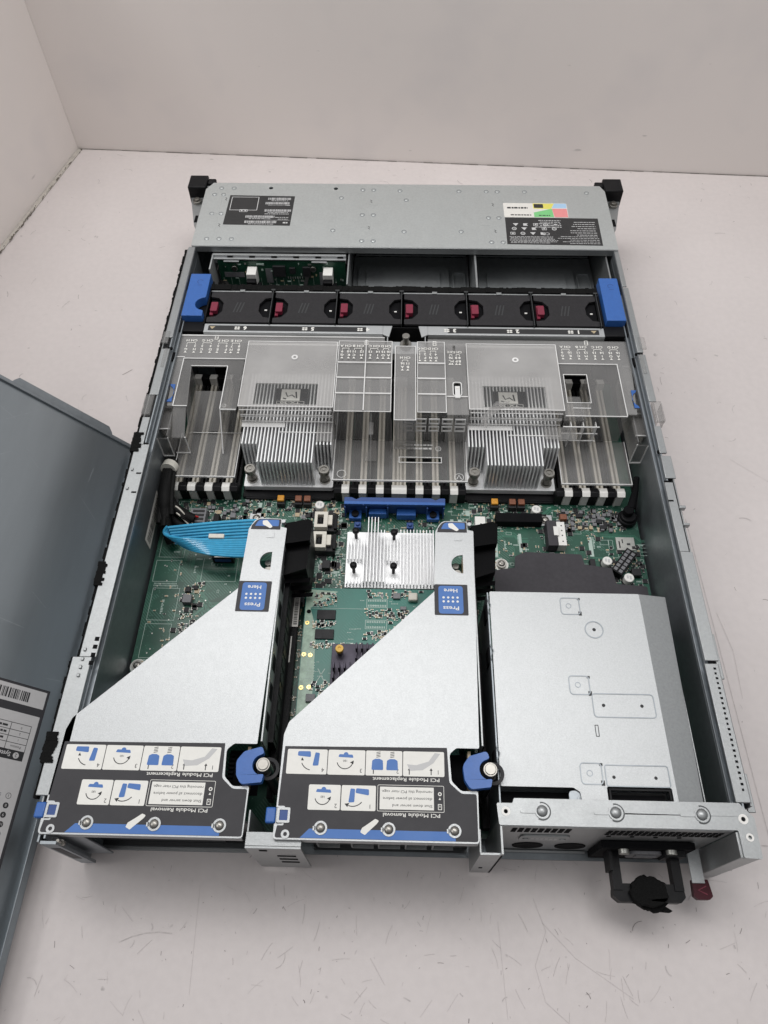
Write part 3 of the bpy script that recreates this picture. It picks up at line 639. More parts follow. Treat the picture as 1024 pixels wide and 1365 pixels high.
# printed markings and traces
silk = MB(); tr = MB()
def sbox(x0, x1, y0, y1, w=.035, z=ZB+.006):
    silk.rect(x0, x1, y0, y0+w, z); silk.rect(x0, x1, y1-w, y1, z); silk.rect(x0, x0+w, y0+w, y1-w, z); silk.rect(x1-w, x1, y0+w, y1-w, z)
def bundle(x, y, n, pitch, path, w=.03):
    """parallel traces that turn at 45 degrees; path: list of (dx, dy)"""
    for i in range(n):
        tr.m = rnd.choice([0, 0, 1])
        px, py = x+i*pitch*path[0][2], y+i*pitch*path[0][3]; pts = [(px, py)]
        for dx, dy, *_ in path: px += dx; py += dy; pts.append((px, py))
        tr.strip(pts, w, ZB+.002+.00001*i)
for k_ in range(70):
    x = rnd.uniform(-20.5, 20); y = rnd.uniform(8, 29.5)
    L_ = rnd.uniform(.8, 3.4); d_ = rnd.choice([1, -1]); q = rnd.uniform(.4, 1.5)
    if rnd.random() < .5: bundle(x, y, rnd.randint(4, 10), .075, [(0, -L_, 1, 0), (q*d_, -q), (0, -L_*.6)])
    else: bundle(x, y, rnd.randint(4, 10), .075, [(L_, 0, 0, 1), (q, q*d_), (L_*.5, 0)])
# long diagonal bundles left of the first riser
for k_ in range(5): bundle(-17.5+k_*.5, 22.5-k_*1.1, 7, .09, [(0, -1.4, 1, 0), (1.5, -1.6), (3.4, 1.8)], .035)
for (a, b, c, d_) in ((-21.0, -18.8, 24.2, 26.6), (-21.1, -19.0, 21.8, 23.9), (-20.9, -18.6, 18.2, 21.2), (-20.9, -18.7, 14.9, 17.9), (-17.0, -14.0, 21.9, 24.2)): sbox(a, b, c, d_)
for yy in (21.55, 21.35, 14.65, 14.4):
    for i in range(18): silk.rect(-20.9+i*.11, -20.85+i*.11, yy, yy+.14, ZB+.007)
for k_ in range(760):
    x = rnd.uniform(-21, 21); y = rnd.uniform(7, 30)
    if x < -13.5 and y < 26 and k_ % 4: continue
    w_, h_ = rnd.choice([(.25, .14), (.18, .3), (.5, .3), (.8, .5), (.3, .3), (1.2, .8), (.4, .9)])
    if rnd.random() < .55: sbox(x, x+w_, y, y+h_, .03, ZB+.0061+.00001*k_)
    else:
        for i in range(rnd.randint(2, 5)): silk.rect(x+i*.11, x+i*.11+.07, y, y+.13, ZB+.0095+.00001*k_)
for k_ in range(420):
    x = rnd.uniform(-9.1, -4.8); y = rnd.uniform(20, 30); a_ = rnd.choice([.09, .16, .3]); silk.rect(x, x+a_, y, y+rnd.choice([.06, .1, .2]), ZB+.0125+.000005*k_)
for k_ in range(380):
    x = rnd.choice([rnd.uniform(-20.8, -5.5), rnd.uniform(5.5, 20.5)]); y = rnd.uniform(27.6, 30.4); a_ = rnd.choice([.09, .16, .3]); silk.rect(x, x+a_, y, y+rnd.choice([.06, .1, .2]), ZB+.0145+.000005*k_)
for (x, y, n_) in ((-19.9, 18.8, 9), (-17.7, 22.7, 5), (9.2, 25.6, 6), (10.4, 26.2, 6), (17.0, 25.8, 8), (11, 25.4, 5)):
    for i in range(n_): silk.rect(x, x+rnd.choice([.12, .2]), y+i*.15, y+i*.15+.09, ZB+.012)
# white silkscreen plates
for (a, b, c, d_) in ((8.35, 8.6, 24.8, 26.7), (10.5, 10.75, 25.3, 27.2), (16.6, 16.95, 25.0, 27.0), (8.2, 8.5, 30.0, 30.7), (5.9, 6.3, 29.0, 29.6), (4.5, 4.8, 28.3, 28.6), (5.2, 5.5, 28.3, 28.6), (-12.9, -12.6, 29.2, 30.0), (-17.1, -16.8, 26.4, 28.0)):
    silk.rect(a, b, c, d_, ZB+.013)
mp_(silk, 'silkscreen_marks', 'silk', board, smooth=0)
mp_(tr, 'copper_traces', ['trace', 'trace_dark'], board, smooth=0)
# small surface-mount parts, uncountable
comp = MB()
def smd(x, y, k, rot=False, z=ZB):
    w_, h_, t_ = [(.16, .08, .06), (.22, .12, .08), (.3, .16, .12), (.4, .4, .10), (.6, .45, .12), (.34, .3, .26)][k]
    if rot: w_, h_ = h_, w_
    body = [0, 0, 1, 2, 2, 3][k] if rnd.random() < .7 else rnd.choice([0, 1, 2, 3])
    comp.m = body; comp.box(x-w_/2, x+w_/2, y-h_/2, y+h_/2, z, z+t_)
    if k < 3:
        comp.m = 4; e = .035
        if rot: comp.box(x-w_/2-.005, x+w_/2+.005, y-h_/2-e, y-h_/2, z, z+t_); comp.box(x-w_/2-.005, x+w_/2+.005, y+h_/2, y+h_/2+e, z, z+t_)
        else: comp.box(x-w_/2-e, x-w_/2, y-h_/2-.005, y+h_/2+.005, z, z+t_); comp.box(x+w_/2, x+w_/2+e, y-h_/2-.005, y+h_/2+.005, z, z+t_)
    elif k in (3, 4):
        comp.m = 4
        for i in range(5):
            yy = y-h_/2+h_*(i+.5)/5; comp.box(x-w_/2-.06, x+w_/2+.06, yy-.02, yy+.02, z, z+.04)
def cluster(x0, x1, y0, y1, n, ks=(0, 0, 0, 1, 1, 2, 3)):
    for _ in range(n): smd(rnd.uniform(x0, x1), rnd.uniform(y0, y1), rnd.choice(ks), rnd.random() < .5)
cluster(-18.2, -16.6, 17.6, 21.8, 75); cluster(-18.6, -16.6, 15, 17.6, 35); cluster(-20.9, -13.4, 27.2, 30.2, 130, (0, 1, 1, 2, 3, 5)); cluster(-17.5, -12.5, 24.2, 27.5, 40)
cluster(-13.8, -6, 28.6, 30.8, 130); cluster(-9, -4.7, 19.8, 30, 210, (0, 0, 1, 1, 2, 3, 4)); cluster(5.6, 13, 28.2, 30.6, 110); cluster(5.6, 9.4, 21, 28, 60, (0, 0, 1))
cluster(14, 20, 27.6, 29.8, 170, (0, 0, 1, 2, 3, 5)); cluster(18, 21, 21.5, 26, 85, (0, 0, 1, 2, 3)); cluster(9, 18, 24.6, 28, 75, (0, 0, 1, 3)); cluster(5.5, 6.6, 8, 20, 130, (0, 0, 1)); cluster(-9, -7.8, 5, 20, 150, (0, 0, 1))
cluster(-20.8, -18.6, 14, 26.5, 26, (0, 0, 1)); cluster(-6, 6, 27, 30.2, 90)
for i in range(26): comp.m = 4; comp.cyl(rnd.uniform(-21, -14), rnd.uniform(14, 25), ZB, ZB+.02, .06, 8)
o = comp.build('small_component', ['tan', 'chip', 'chip', 'chip_grey', 'solder'], mb_, smooth=0); o['kind'] = 'stuff'
# larger chips, coils, capacitors
for (x, y, w_, h_, z1, m_) in ((-17.7, 20.0, .75, .75, .55, 'chip_grey'), (-17.85, 21.0, .45, .5, .3, 'chip'), (-17.2, 21.2, .35, .4, .25, 'chip'), (-15.0, 28.4, .5, .5, .45, 'chip_grey'), (-7.7, 23.9, .7, .6, .6, 'chip'),
                              (-6.3, 23.5, .7, .8, .55, 'chip'), (-7.9, 22.4, .55, .5, .3, 'chip_grey'), (14.6, 28.8, .6, .55, .5, 'rust'), (16.1, 29.1, .6, .4, .3, 'chip'), (17.8, 28.5, .5, .4, .3, 'chip'), (18.1, 27.9, .6, .4, .3, 'chip'), (8.8, 28.2, .5, .4, .3, 'chip'),
                              (20.2, 23.3, .8, .7, .5, 'chip'), (16.6, 24.1, .45, .8, .5, 'chip'), (5.4, 20.4, .5, .5, .3, 'chip')):
    mp_(MB().box(x-w_/2, x+w_/2, y-h_/2, y+h_/2, ZB, ZB+z1), 'power_chip', m_, bevel=.04)
for dx in (0, 19.3):
    for x, m_ in ((-11.35, 'amber'), (-9.75, 'rust'), (-8.95, 'rust')):
        c = mp_(MB().box(x-.35+dx+.55, x+.35+dx+.55, 29.55, 30.3, ZB, ZB+.65), 'coil', 'chip', bevel=.03)
        mp_(MB().box(x-.3+dx+.55, x+.3+dx+.55, 29.75, 30.35, ZB+.66, ZB+.95), 'coil_winding', m_, c, bevel=.06)
def can(x, y, r=.42, h=.75):
    c = mp_(MB().cyl(x, y, ZB+.08, ZB+h, r, 24), 'capacitor', 'white_plastic', bevel=.06)
    p = MB(); p.box(x-r-.04, x+r+.04, y-r-.04, y+r+.04, ZB, ZB+.08); mp_(p, 'capacitor_base', 'chip', c)
    p = MB(); p.box(x-r*.5, x-r*.1, y-.1, y+.2, ZB+h+.001, ZB+h+.004); p.box(x+r*.05, x+r*.5, y-.2, y+.15, ZB+h+.001, ZB+h+.004); mp_(p, 'capacitor_print', 'grey_ink', c)
for x, y in ((-7.25, 29.5), (12.2, 29.4), (17.8, 24.2), (20.0-.6, 22.6)): can(x, y)
for x, y in ((-12.9, 28.3), (13.0, 28.6)):
    c = mp_(MB().box(x-.65, x+.65, y-.55, y+.6, ZB, ZB+.1), 'screw_plate', 'steel_plate', bevel=.03)
    mp_(MB().cyl(x, y, ZB+.1, ZB+.25, .38, 20).dome(x, y, ZB+.25, .33, .14, 18, 3).cyl(x, y, ZB+.3, ZB+.42, .1, 6), 'screw', 'nickel', c)
for x, y in ((8.8, 24.0), (-20.75, 14.15)):
    c = mp_(MB().ring(x, y, ZB, ZB+.05, .3, .62), 'screw_pad', 'solder'); mp_(MB().cyl(x, y, ZB+.05, ZB+.3, .42, 20).dome(x, y, ZB+.3, .3, .12, 14, 3).cyl(x, y, ZB+.35, ZB+.5, .12, 6), 'screw', 'nickel', c)
c = mp_(MB().ring(5.95, 21.6, ZB, ZB+.08, .28, .85), 'standoff_ring', 'white_plastic'); mp_(MB().ring(5.95, 21.6, ZB+.08, ZB+.12, .2, .36), 'copper_ring', 'rust', c); mp_(MB().cyl(5.95, 21.6, ZB, ZB+.1, .2, 16), 'standoff_hole', 'matte_black', c)
# connectors
p = MB(); p.box(8.5, 12.6, 27.9, 28.85, ZB, ZB+.9); mp_(p, 'edge_connector', 'matte_black', bevel=.05)
p = MB(); p.box(12.85, 13.7, 25.4, 28.0, ZB, ZB+1.1); c = mp_(p, 'cable_socket', 'black_sheet', bevel=.05)
p = MB(); p.box(13.75, 14.45, 25.5, 27.9, ZB, ZB+1.0); p.box(13.4, 13.8, 26.4, 27.3, ZB+.9, ZB+1.2); p.m = 1
for y in (25.9, 26.5, 27.0, 27.5): p.cyl(14.15, y, ZB+1.0, ZB+1.01, .07, 8)
mp_(p, 'latch_plate', ['white_plastic', 'ink'], c, bevel=.04)
p = MB(); p.box(6.6, 7.5, 25.4, 28.2, ZB, ZB+1.2); p.m = 1
for y in (25.9, 26.7, 27.4): p.cyl(7.1, y, ZB+1.2, ZB+1.21, .09, 8)
mp_(p, 'cable_socket', ['white_plastic', 'ink'], bevel=.05)
p = MB(); p.box(19.0, 20.6, 25.6, 26.9, ZB, ZB+.2); p.m = 1; p.box(19.2, 19.32, 25.8, 26.5, ZB+.2, ZB+.21); p.box(19.9, 20.2, 26.1, 26.3, ZB+.2, ZB+.21); p.box(20.3, 20.6, 25.7, 26.0, ZB+.2, ZB+.21); p.box(19.5, 19.6, 26.3, 26.7, ZB+.2, ZB+.21)
mp_(p, 'card_reader', ['solder', 'ink'], bevel=.03)
p = MB(); p.T = Matrix.Translation((19.2, 24.1, 0)) @ Matrix.Rotation(R(52), 4, 'Z')
p.box(-1.35, 1.35, -.5, .5, ZB, ZB+.85); p.m = 1
for i in range(6):
    for j in (-.23, .23): p.box(-1.2+i*.42, -.9+i*.42, j-.15, j+.15, ZB+.851, ZB+.858)
mp_(p, 'power_header', ['black', 'chip_grey'], bevel=.02)
for dy in (0, -2.05):
    p = MB(); p.box(-7.5, -5.6, 26.6+dy, 28.3+dy, ZB, ZB+.9); c = mp_(p, 'cable_port', 'chip', bevel=.04)
    p = MB(); p.prism(rrect(-7.5, -6.35, 26.65+dy, 28.25+dy, .06), ZB+.9, ZB+1.5, [rrect(-7.25, -6.7, 26.95+dy, 27.95+dy, .05)]); p.box(-6.4, -5.95, 27.0+dy, 28.0+dy, ZB+1.1, ZB+1.35); mp_(p, 'port_shell', 'ivory', c, bevel=.03)
    p = MB(); p.box(-7.1, -6.85, 27.2+dy, 27.8+dy, ZB+1.0, ZB+1.3); p.box(-5.8, -5.5, 26.7+dy, 28.2+dy, ZB+.9, ZB+1.2); mp_(p, 'port_core', 'black', c, bevel=.03)
p = MB(); p.box(-16.1, -14.3, 23.7, 24.6, ZB, ZB+.9); p.m = 1; p.box(-15.9, -14.5, 23.66, 23.72, ZB+.3, ZB+.7); p.m = 2; p.box(-15.9, -14.5, 23.75, 23.85, ZB+.9, ZB+.93)
mp_(p, 'usb_port', ['black', 'blue_dark', 'solder'], bevel=.03)
p = MB(); p.box(-18.7, -17.3, 26.9, 28.8, ZB, ZB+.9); p.m = 1
for i in range(4): p.box(-18.5, -17.45, 27.1+i*.42, 27.35+i*.42, ZB+.9, ZB+.95)
mp_(p, 'power_socket', ['chip_grey', 'chip'], bevel=.03)
p = MB(); p.box(-16.6, -16.1, 26.9, 28.3, ZB, ZB+.8); mp_(p, 'header_socket', 'black', bevel=.03)
# barcode stickers on the slot between the risers
p = MB(); p.box(-9.3, -8.2, 6, 23, ZB, ZB+.9); sl = mp_(p, 'expansion_slot', 'black', bevel=.03)
p = MB(); p.rect(-8.35, -7.65, 20.9, 22.8, ZB+1.001); p.rect(-8.95, -8.15, 17.4, 20.7, ZB+1.003); p.rect(-9.0, -8.55, 14.4, 16.6, ZB+.91); p.m = 1
for (x0, x1, y0, y1) in ((-8.05, -7.75, 21.1, 22.6), (-8.55, -8.25, 17.6, 20.4)):
    y = y0
    while y < y1: w_ = rnd.choice([.03, .05, .08]); p.rect(x0, x1, y, y+w_, ZB+1.006); y += w_+rnd.choice([.03, .06])
for i in range(9): p.rect(-8.85, -8.65, 17.7+i*.32, 17.9+i*.32, ZB+1.006)
mp_(p, 'barcode_sticker', ['sticker_white', 'ink'], sl, smooth=0)
p = MB(); p.box(6.0, 6.55, 2.5, 15.5, ZB, ZB+.9); mp_(p, 'expansion_slot', 'black', bevel=.03)
# memory slots: one of each colour, then copies
def make_slot(x, m_body, m_latch):
    p = MB(); p.box(-.3+x, -.09+x, 31, 43.6, ZB, 2.45); p.box(.09+x, .3+x, 31, 43.6, ZB, 2.45); p.box(-.09+x, .09+x, 31, 43.6, ZB, 1.95)
    s_ = mp_(p, 'memory_slot', m_body, bevel=.02)
    p = MB(); p.prism([(30.35, ZB), (31.02, ZB), (31.02, 3.25), (30.5, 3.35), (30.1, 3.1), (30.35, 2.9)], x-.36, x+.36, ax='x')
    p.prism([(43.55, ZB), (44.2, ZB), (44.4, 3.1), (43.6, 3.35)], x-.36, x+.36, ax='x')
    mp_(p, 'slot_latch', m_latch, s_, bevel=.05)
    return s_
xs = [(-20.35, 1), (-19.6, 0), (-18.8, 1), (-18.0, 0), (-17.25, 1), (-16.5, 0), (-15.7, 1), (-14.95, 0)]
xs += [(-5.6, 0), (-4.95, 1), (-4.15, 0), (-3.4, 1), (-2.6, 0), (-1.85, 1), (-1.15, 0), (-.45, 1), (.2, 1), (.95, 0), (1.7, 1), (2.45, 0), (3.2, 1), (4.0, 0), (4.8, 1), (5.5, 0)]
xs += [(14.25, 0), (15.0, 1), (15.8, 0), (16.55, 1), (17.3, 0), (18.1, 1), (18.85, 0), (19.65, 1)]
proto = {}
for x, wh in xs:
    if wh not in proto: proto[wh] = (make_slot(x, 'ivory' if wh else 'black', 'white_plastic' if wh else 'black'), x)
    else:
        c = copy_tree(proto[wh][0], mb_); c.location.x = (x-proto[wh][1])*S
for x in (-10.2, 10.0):
    mp_(MB().box(x-4.2, x+4.2, 30.5, 42, ZB, 1.75), 'processor_socket', 'black', bevel=.05)
    mp_(MB().prism(rrect(x-4.0, x+4.0, 30.35, 31, .3), 1.5, 1.7), 'socket_frame', 'black', bevel=.03)

# ------------------------------------------------------------------ processor heatsinks
def heatsink(x, label):
    t = thing('heatsink', label, 'heatsink', (x, 36.5, 1.9), 'processor heatsinks')
    p = MB(); p.prism(rrect(x-4.05, x+4.05, 31.15, 42, .15), 1.95, 2.5); b_ = p.build('base_plate', 'alu', t, bevel=.04)
    p = MB(); n = 26
    for i in range(n):
        fx = x-3.95+7.9*i/(n-1); side = (i < 5 or i > 20)
        if side: p.prism([(33.0, 2.5), (41.8, 2.5), (41.8, 6), (33.3, 6)], fx-.055, fx+.055, ax='x')
        else: p.prism([(31.3, 2.5), (41.8, 2.5), (41.8, 6), (31.3, 6)], fx-.055, fx+.055, ax='x')
    p.build('cooling_fins', 'alu', t, bevel=0)
    p = MB(); p.prism(rrect(x-1.5, x+1.5, 37.9, 39.9, .05), 6.0, 6.03); l_ = p.build('installation_label', 'label_dark', t, smooth=0)
    p = MB(); p.rect(x-1.0, x+.75, 38.4, 39.8, 6.035); p.build('white_panel', 'white', l_, smooth=0)
    p = MB(); p.strip([(x-.6, 39.4), (x-.4, 38.9), (x, 39.1), (x+.3, 38.8)], .12, 6.04); p.strip([(x+.35, 39.5), (x+.45, 38.7)], .14, 6.04); p.strip([(x-.8, 38.7), (x-.5, 38.6)], .14, 6.04); p.build('pictogram', 'ink', l_, smooth=0)
    p = MB(); p.text('TX-30', x-.1, 38.15, 6.037, .24, width=1.8); p.outline(x-1.35, x+1.2, 37.98, 38.33, .03, 6.032, 6.036, .03); p.build('lettering', 'white', l_, smooth=0)
    for sx_ in (-3.35, 3.3):
        for sy in (31.95, 41):
            p = MB(); X = x+sx_; p.cyl(X, sy, 2.5, 2.7, .5, 20)
            pts = [(X+.36*math.cos(a_*.6), sy+.36*math.sin(a_*.6), 2.7+a_*.022) for a_ in range(50)]
            p.tube(pts, .05, 6); p.cyl(X, sy, 2.7, 3.7, .22, 12); p.cyl(X, sy, 3.75, 4.1, .5, 24); p.ring(X, sy, 4.1, 4.2, .3, .48); p.cyl(X, sy, 4.1, 4.16, .16, 6)
            p.build('spring_screw', 'nickel', t, bevel=.02)
    return t
heatsink(-10.2, 'silver finned heatsink on the left processor under the clear air baffle')
heatsink(9.95, 'silver finned heatsink on the right processor under the clear air baffle')

# ------------------------------------------------------------------ fan cage and fans
fc = thing('fan_cage', 'black fan cage spanning the chassis with blue handles at both ends', 'fan cage', (0, 48, .4))
def fb(m_, name, mm, parent=fc, **k): return m_.build(name, mm, parent, **k)
p = MB(); p.box(-19.2, 19.3, 46.4, 46.5, .6, 7.7); p.box(-19.2, 19.3, 51.3, 51.5, .6, 7.8); p.box(-19.3, -19.15, 46.4, 51.5, .6, 7.9); p.box(19.2, 19.35, 46.4, 51.5, .6, 7.9); fb(p, 'cage_frame', 'black', bevel=.02)
p = MB(); y = -19.2
while y < 19.2: dx = rnd.uniform(.2, .6); p.box(y, min(19.3, y+dx), 51.2, 51.95+rnd.uniform(-.03, .05), 7.6, 8.05+rnd.uniform(-.06, .06)); y += dx
fb(p, 'foam_seal', 'foam')
for x0, x1 in ((-19.1, -1.9), (2.4, 19.2)):
    p = MB(); p.box(x0, x1, 45.4, 46.5, 7.72, 7.86); p.box(x0, x1, 45.35, 45.45, 6.5, 7.86)
    if x0 < 0: p.prism([(x1, 46.5), (x1, 45.35), (x1+.6, 45.0), (x1+.9, 46.5)], 7.72, 7.86)
    else: p.prism([(x0, 46.5), (x0, 45.35), (x0-.6, 45.0), (x0-.9, 46.5)], 7.72, 7.86)
    r_ = fb(p, 'front_rail', 'steel_plate', bevel=.03)
    a, b = (x0+.4, x1-1.6) if x0 < 0 else (x0+1.9, x1-.5)
    l_ = fb(MB().prism(rrect(a, b, 45.58, 46.26, .08), 7.862, 7.87), 'fan_number_label', 'label_black', r_, smooth=0)
    p = MB()
    for n_, X in (((6, -15.5), (5, -9.0), (4, -2.9-.8)) if x0 < 0 else ((3, 4.6), (2, 10.6), (1, 16.4))):
        p.text(str(n_), X+.35, 45.92, 7.874, .44, bold=.05)
        for q in range(4): a_ = R(45+q*90); p.prism(circ(X-.4+.19*math.cos(a_), 45.92+.16*math.sin(a_), .13, 10, .09), 7.872, 7.875+.0004*q)
    tx = -18.3 if x0 < 0 else 18.2
    fb(p, 'lettering', 'white', r_, smooth=0)
    p = MB(); p.flat([(tx-.28, 46.12), (tx+.28, 46.12), (tx, 45.76)], 7.874); fb(p, 'warning_triangle', 'tan', r_, smooth=0)
p = MB()
p.box(-19.1, 19.2, 50.95, 51.1, 7.9, 8.0)
for i in range(6): X = -16+i*6.37; p.box(X-.25, X+.25, 50.9, 51.2, 8.0, 8.08)
fb(p, 'rear_rail', 'steel', bevel=.02)
for sgn in (-1, 1):
    x0, x1 = (-21.35, -19.35) if sgn < 0 else (19.45, 21.3)
    p = MB(); out = [(x0, 46.9), (x1, 46.9), (x1, 53.0), (x0, 53.0)]
    if sgn < 0: out = [(x0, 46.9), (x1, 46.9), (x1, 47.6)]+arc(x1, 48.6, .9, 262, 98, 12)+[(x1, 49.6), (x1, 53.0), (x0, 53.0)]
    p.prism(out, 7.5, 8.5); h_ = fb(p, 'blue_handle', 'blue', bevel=.05)
    p = MB(); cx_h = (x0+x1)/2
    p.strip(arc(cx_h+.1, 51.8, .28, 20, 250, 8), .07, 8.506); p.strip([(cx_h-.1, 51.3), (cx_h+.35, 51.3)], .07, 8.5065)
    fb(p, 'moulded_mark', 'blue_dark', h_, smooth=0)
    p = MB(); p.box(x0-.25 if sgn < 0 else x0-.3, x1+.2, 45.5, 46.85, 6.6, 7.8); p.box(x0-.1, x1+.1, 46.85, 53.2, 5.0, 7.45)
    if sgn > 0: p.box(x1+.05, x1+.4, 45.6, 51.5, 7.0, 8.0)
    fb(p, 'latch_block', 'black', bevel=.08)
def make_fan():
    x = -15.9
    t = thing('fan_module', 'x', 'fan', (x, 48.9, .5), 'cooling fan modules in the fan cage')
    p = MB(); hx = -18.9
    hexo = [(hx-.1, 48.0), (hx+1.05, 47.6), (hx+1.15, 48.2), (hx+1.15, 49.0), (hx+.9, 49.55), (hx-.1, 49.55)]
    p.prism(fillet([(-19.0, 46.6), (-12.95, 46.6), (-12.95, 47.25), (-13.6, 47.35), (-14.1, 48.2), (-14.1, 49.2), (-13.6, 50.0), (-12.95, 50.15), (-12.95, 50.9), (-19.0, 50.9), (-19.0, 50.15), (-18.2, 50.0), (-17.65, 49.3), (-17.65, 48.1), (-18.2, 47.35), (-19.0, 47.25)], .08), 7.75, 8.0)
    top = p.build('top_cover', 'fan_black', t, bevel=.05)
    p = MB(); p.box(-18.98, -12.97, 46.62, 50.88, 1.2, 7.6)
    p.build('fan_housing', 'matte_black', t)
    p = MB()
    for i in range(3): p.quad((-16.6+i*.32, 48.0, 8.003), (-16.48+i*.32, 48.0, 8.003), (-16.2+i*.32, 49.4, 8.003), (-16.32+i*.32, 49.4, 8.003))
    p.build('moulded_slashes', 'io_dark', top, smooth=0)
    p = MB(); p.prism(rrect(-18.8, -18.15, 48.0, 49.25, .1), 7.7, 8.15); p.box(-18.85, -18.55, 47.7, 49.5, 7.6, 7.9); p.build('release_tab', 'red', t, bevel=.06)
    p = MB(); p.box(-12.93, -12.85, 46.4, 51.1, 7.7, 8.22); p.box(-13.1, -12.7, 50.95, 51.15, 8.0, 8.25); p.m = 1; p.box(-13.6, -13.35, 48.6, 48.75, 7.62, 7.7)
    p.build('divider_blade', ['io_dark', 'white_plastic'], t, bevel=.01)
    return t
names = ['leftmost black fan module, its red release tab touching the left blue handle', 'second black fan module from the left blue handle, above the number 5', 'third black fan module from the left, just left of the silver centre screw',
         'fourth black fan module from the left, directly behind the silver centre screw', 'fifth black fan module from the left, above the number 2', 'rightmost black fan module, beside the right blue handle']
f0 = make_fan()
for i in range(6):
    o = f0 if i == 0 else copy_tree(f0)
    o.location.x = (-15.9+i*6.37)*S; o['label'] = names[i]

# ------------------------------------------------------------------ drive backplane
bp_ = thing('drive_backplane', 'dark green drive backplane board standing in the front left bay', 'circuit board', (-12.8, 56.6, .5))
b0 = MB().box(-19.5, -6.1, 56.55, 56.7, .8, 7.3).build('circuit_board', 'pcb_dark', bp_)
p = MB(); p.box(-19.9, -6.0, 56.75, 57.05, 6.9, 7.9); p.box(-19.9, -6.0, 56.5, 56.75, 7.5, 7.62); p.box(-20.0, -19.85, 54.6, 57.1, .6, 7.8)
for x in (-18, -8.8): p.box(x-.8, x+.8, 56.35, 56.55, 7.3, 7.42)
p.build('mounting_frame', 'steel_plate', bp_, bevel=.02)
p = MB()
for i in range(6): p.box(-18.4+i*2.3, -17.8+i*2.3, 56.7, 56.78, 7.64, 7.8)
p.build('frame_slot', 'matte_black', bp_)
for x in (-15.9, -7.9):
    c = MB().box(x-.5, x+.5, 55.2, 56.5, 5.0, 6.7).build('power_connector', 'white_plastic', bp_, bevel=.05)
    MB().box(x-.48, x+.48, 54.6, 55.2, 4.6, 6.2).box(x+.3, x+.9, 54.8, 55.6, 4.0, 5.4).build('cable_plug', 'black', c, bevel=.05)
for x, z, w_, h_ in ((-13.1, 6.2, 1.3, 1.3), (-11.7, 6.3, .6, .7), (-10.2, 6.1, .8, 1.3)):
    MB().box(x-w_/2, x+w_/2, 56.3, 56.55, z-h_/2, z+h_/2).build('controller_chip', 'chip', bp_, bevel=.03)
for x in (-17.8, -9.5): MB().cyl(x, 6.5, 56.3, 56.55, .32, 16, ax='y').build('screw', 'nickel', bp_, bevel=.03)
p = MB()
for i in range(60):
    x, z = rnd.uniform(-19.3, -6.4), rnd.uniform(3, 7.1); w_ = rnd.choice([.1, .2, .35]); p.m = rnd.choice([0, 0, 1, 2]); p.box(x, x+w_, 56.45+rnd.uniform(0, .05), 56.56, z, z+rnd.choice([.08, .15, .2]))
for i in range(7): p.m = 2; p.box(-12.3+i*.25, -12.2+i*.25, 56.45, 56.56, 5.2, 5.4)
for i in range(8): p.m = 0; p.box(-19.2+i*1.6, -19.17+i*1.6, 56.53, 56.56, 3, 5.2); p.box(-18.4+i*1.6, -18.37+i*1.6, 56.53, 56.56, 3, 5.2)
p.m = 3; p.box(-19.0, -16.9, 56.5, 56.56, 5.3, 5.9)
p.box(-14.6, -13.9, 56.51, 56.56, 4.6, 6.4); p.box(-8.9, -8.5, 56.51, 56.56, 4.4, 6)
p.build('small_component', ['silk', 'tan', 'solder', 'chip_grey'], bp_, smooth=0)['kind'] = 'stuff'
p = MB()
for dx in (-.12, 0, .12): p.tube([(-10.2+dx, 56.2, 5.6), (-10.4+dx, 55.4, 5.0), (-11.0+dx*2, 54.2, 4.6), (-11.6+dx*3, 52.2, 4.3)], .09, 8)
tag(p.build('signal_cable', 'cable_black'), 'thin black wires plugged into the middle of the drive backplane', 'cable')
p = MB()
for k_ in range(4): p.tube([(-20.3+k_*.25, 56.4, 3.8+k_*.3), (-19.6+k_*.3, 55.3, 4.9+k_*.2), (-18.8+k_*.35, 54.2, 5.0-k_*.1), (-18.2+k_*.3, 52.3, 3.2)], .22, 8)
tag(p.build('power_cable', 'cable_black'), 'black looped cable at the left end of the drive backplane', 'cable')

# ------------------------------------------------------------------ clear air baffle
ab = thing('air_baffle', 'clear smoky plastic air baffle over the memory slots and both heatsinks', 'air baffle', (0, 40, 3.9))
def ap(m_, name, mm, parent=ab, **k): return m_.build(name, mm, parent, **k)
T = .12
ZT = 7.5
def edge_frame(x0, x1, y0, y1, z, w=.07):
    p = MB(); p.box(x0, x1, y0, y0+w, z, z+.05); p.box(x0, x1, y1-w, y1, z, z+.05); p.box(x0, x0+w, y0+w, y1-w, z, z+.05); p.box(x1-w, x1, y0+w, y1-w, z, z+.05); return p
# flat top
p = MB()
p.prism([(-21.3, 45.3), (-21.3, 42.5), (-21.0, 36.3), (-20.5, 36.3), (-20.5, 42.2), (-14.7, 42.2), (-14.7, 44.1), (-6.0, 44.1), (-6.0, 44.3), (-.9, 44.3), (-.9, 43.5), (-1.7, 43.6), (-1.7, 45.3)], ZT-T, ZT)
p.prism([(21.2, 45.1), (2.4, 45.1), (2.4, 43.4), (6.0, 43.4), (6.0, 44.1), (14.4, 44.1), (14.4, 42.1), (19.9, 42.1), (19.9, 36.0), (20.8, 36.0), (21.2, 42.0)], ZT-T, ZT)
ap(p, 'top_panel', 'smoke')
ap(edge_frame(-21.3, -1.7, 45.15, 45.3, ZT).box(-14.7, -6, 44.05, 44.12, ZT, ZT+.06).box(-21.2, -20.4, 42.3, 42.38, ZT, ZT+.05), 'panel_edge', 'clear_edge')
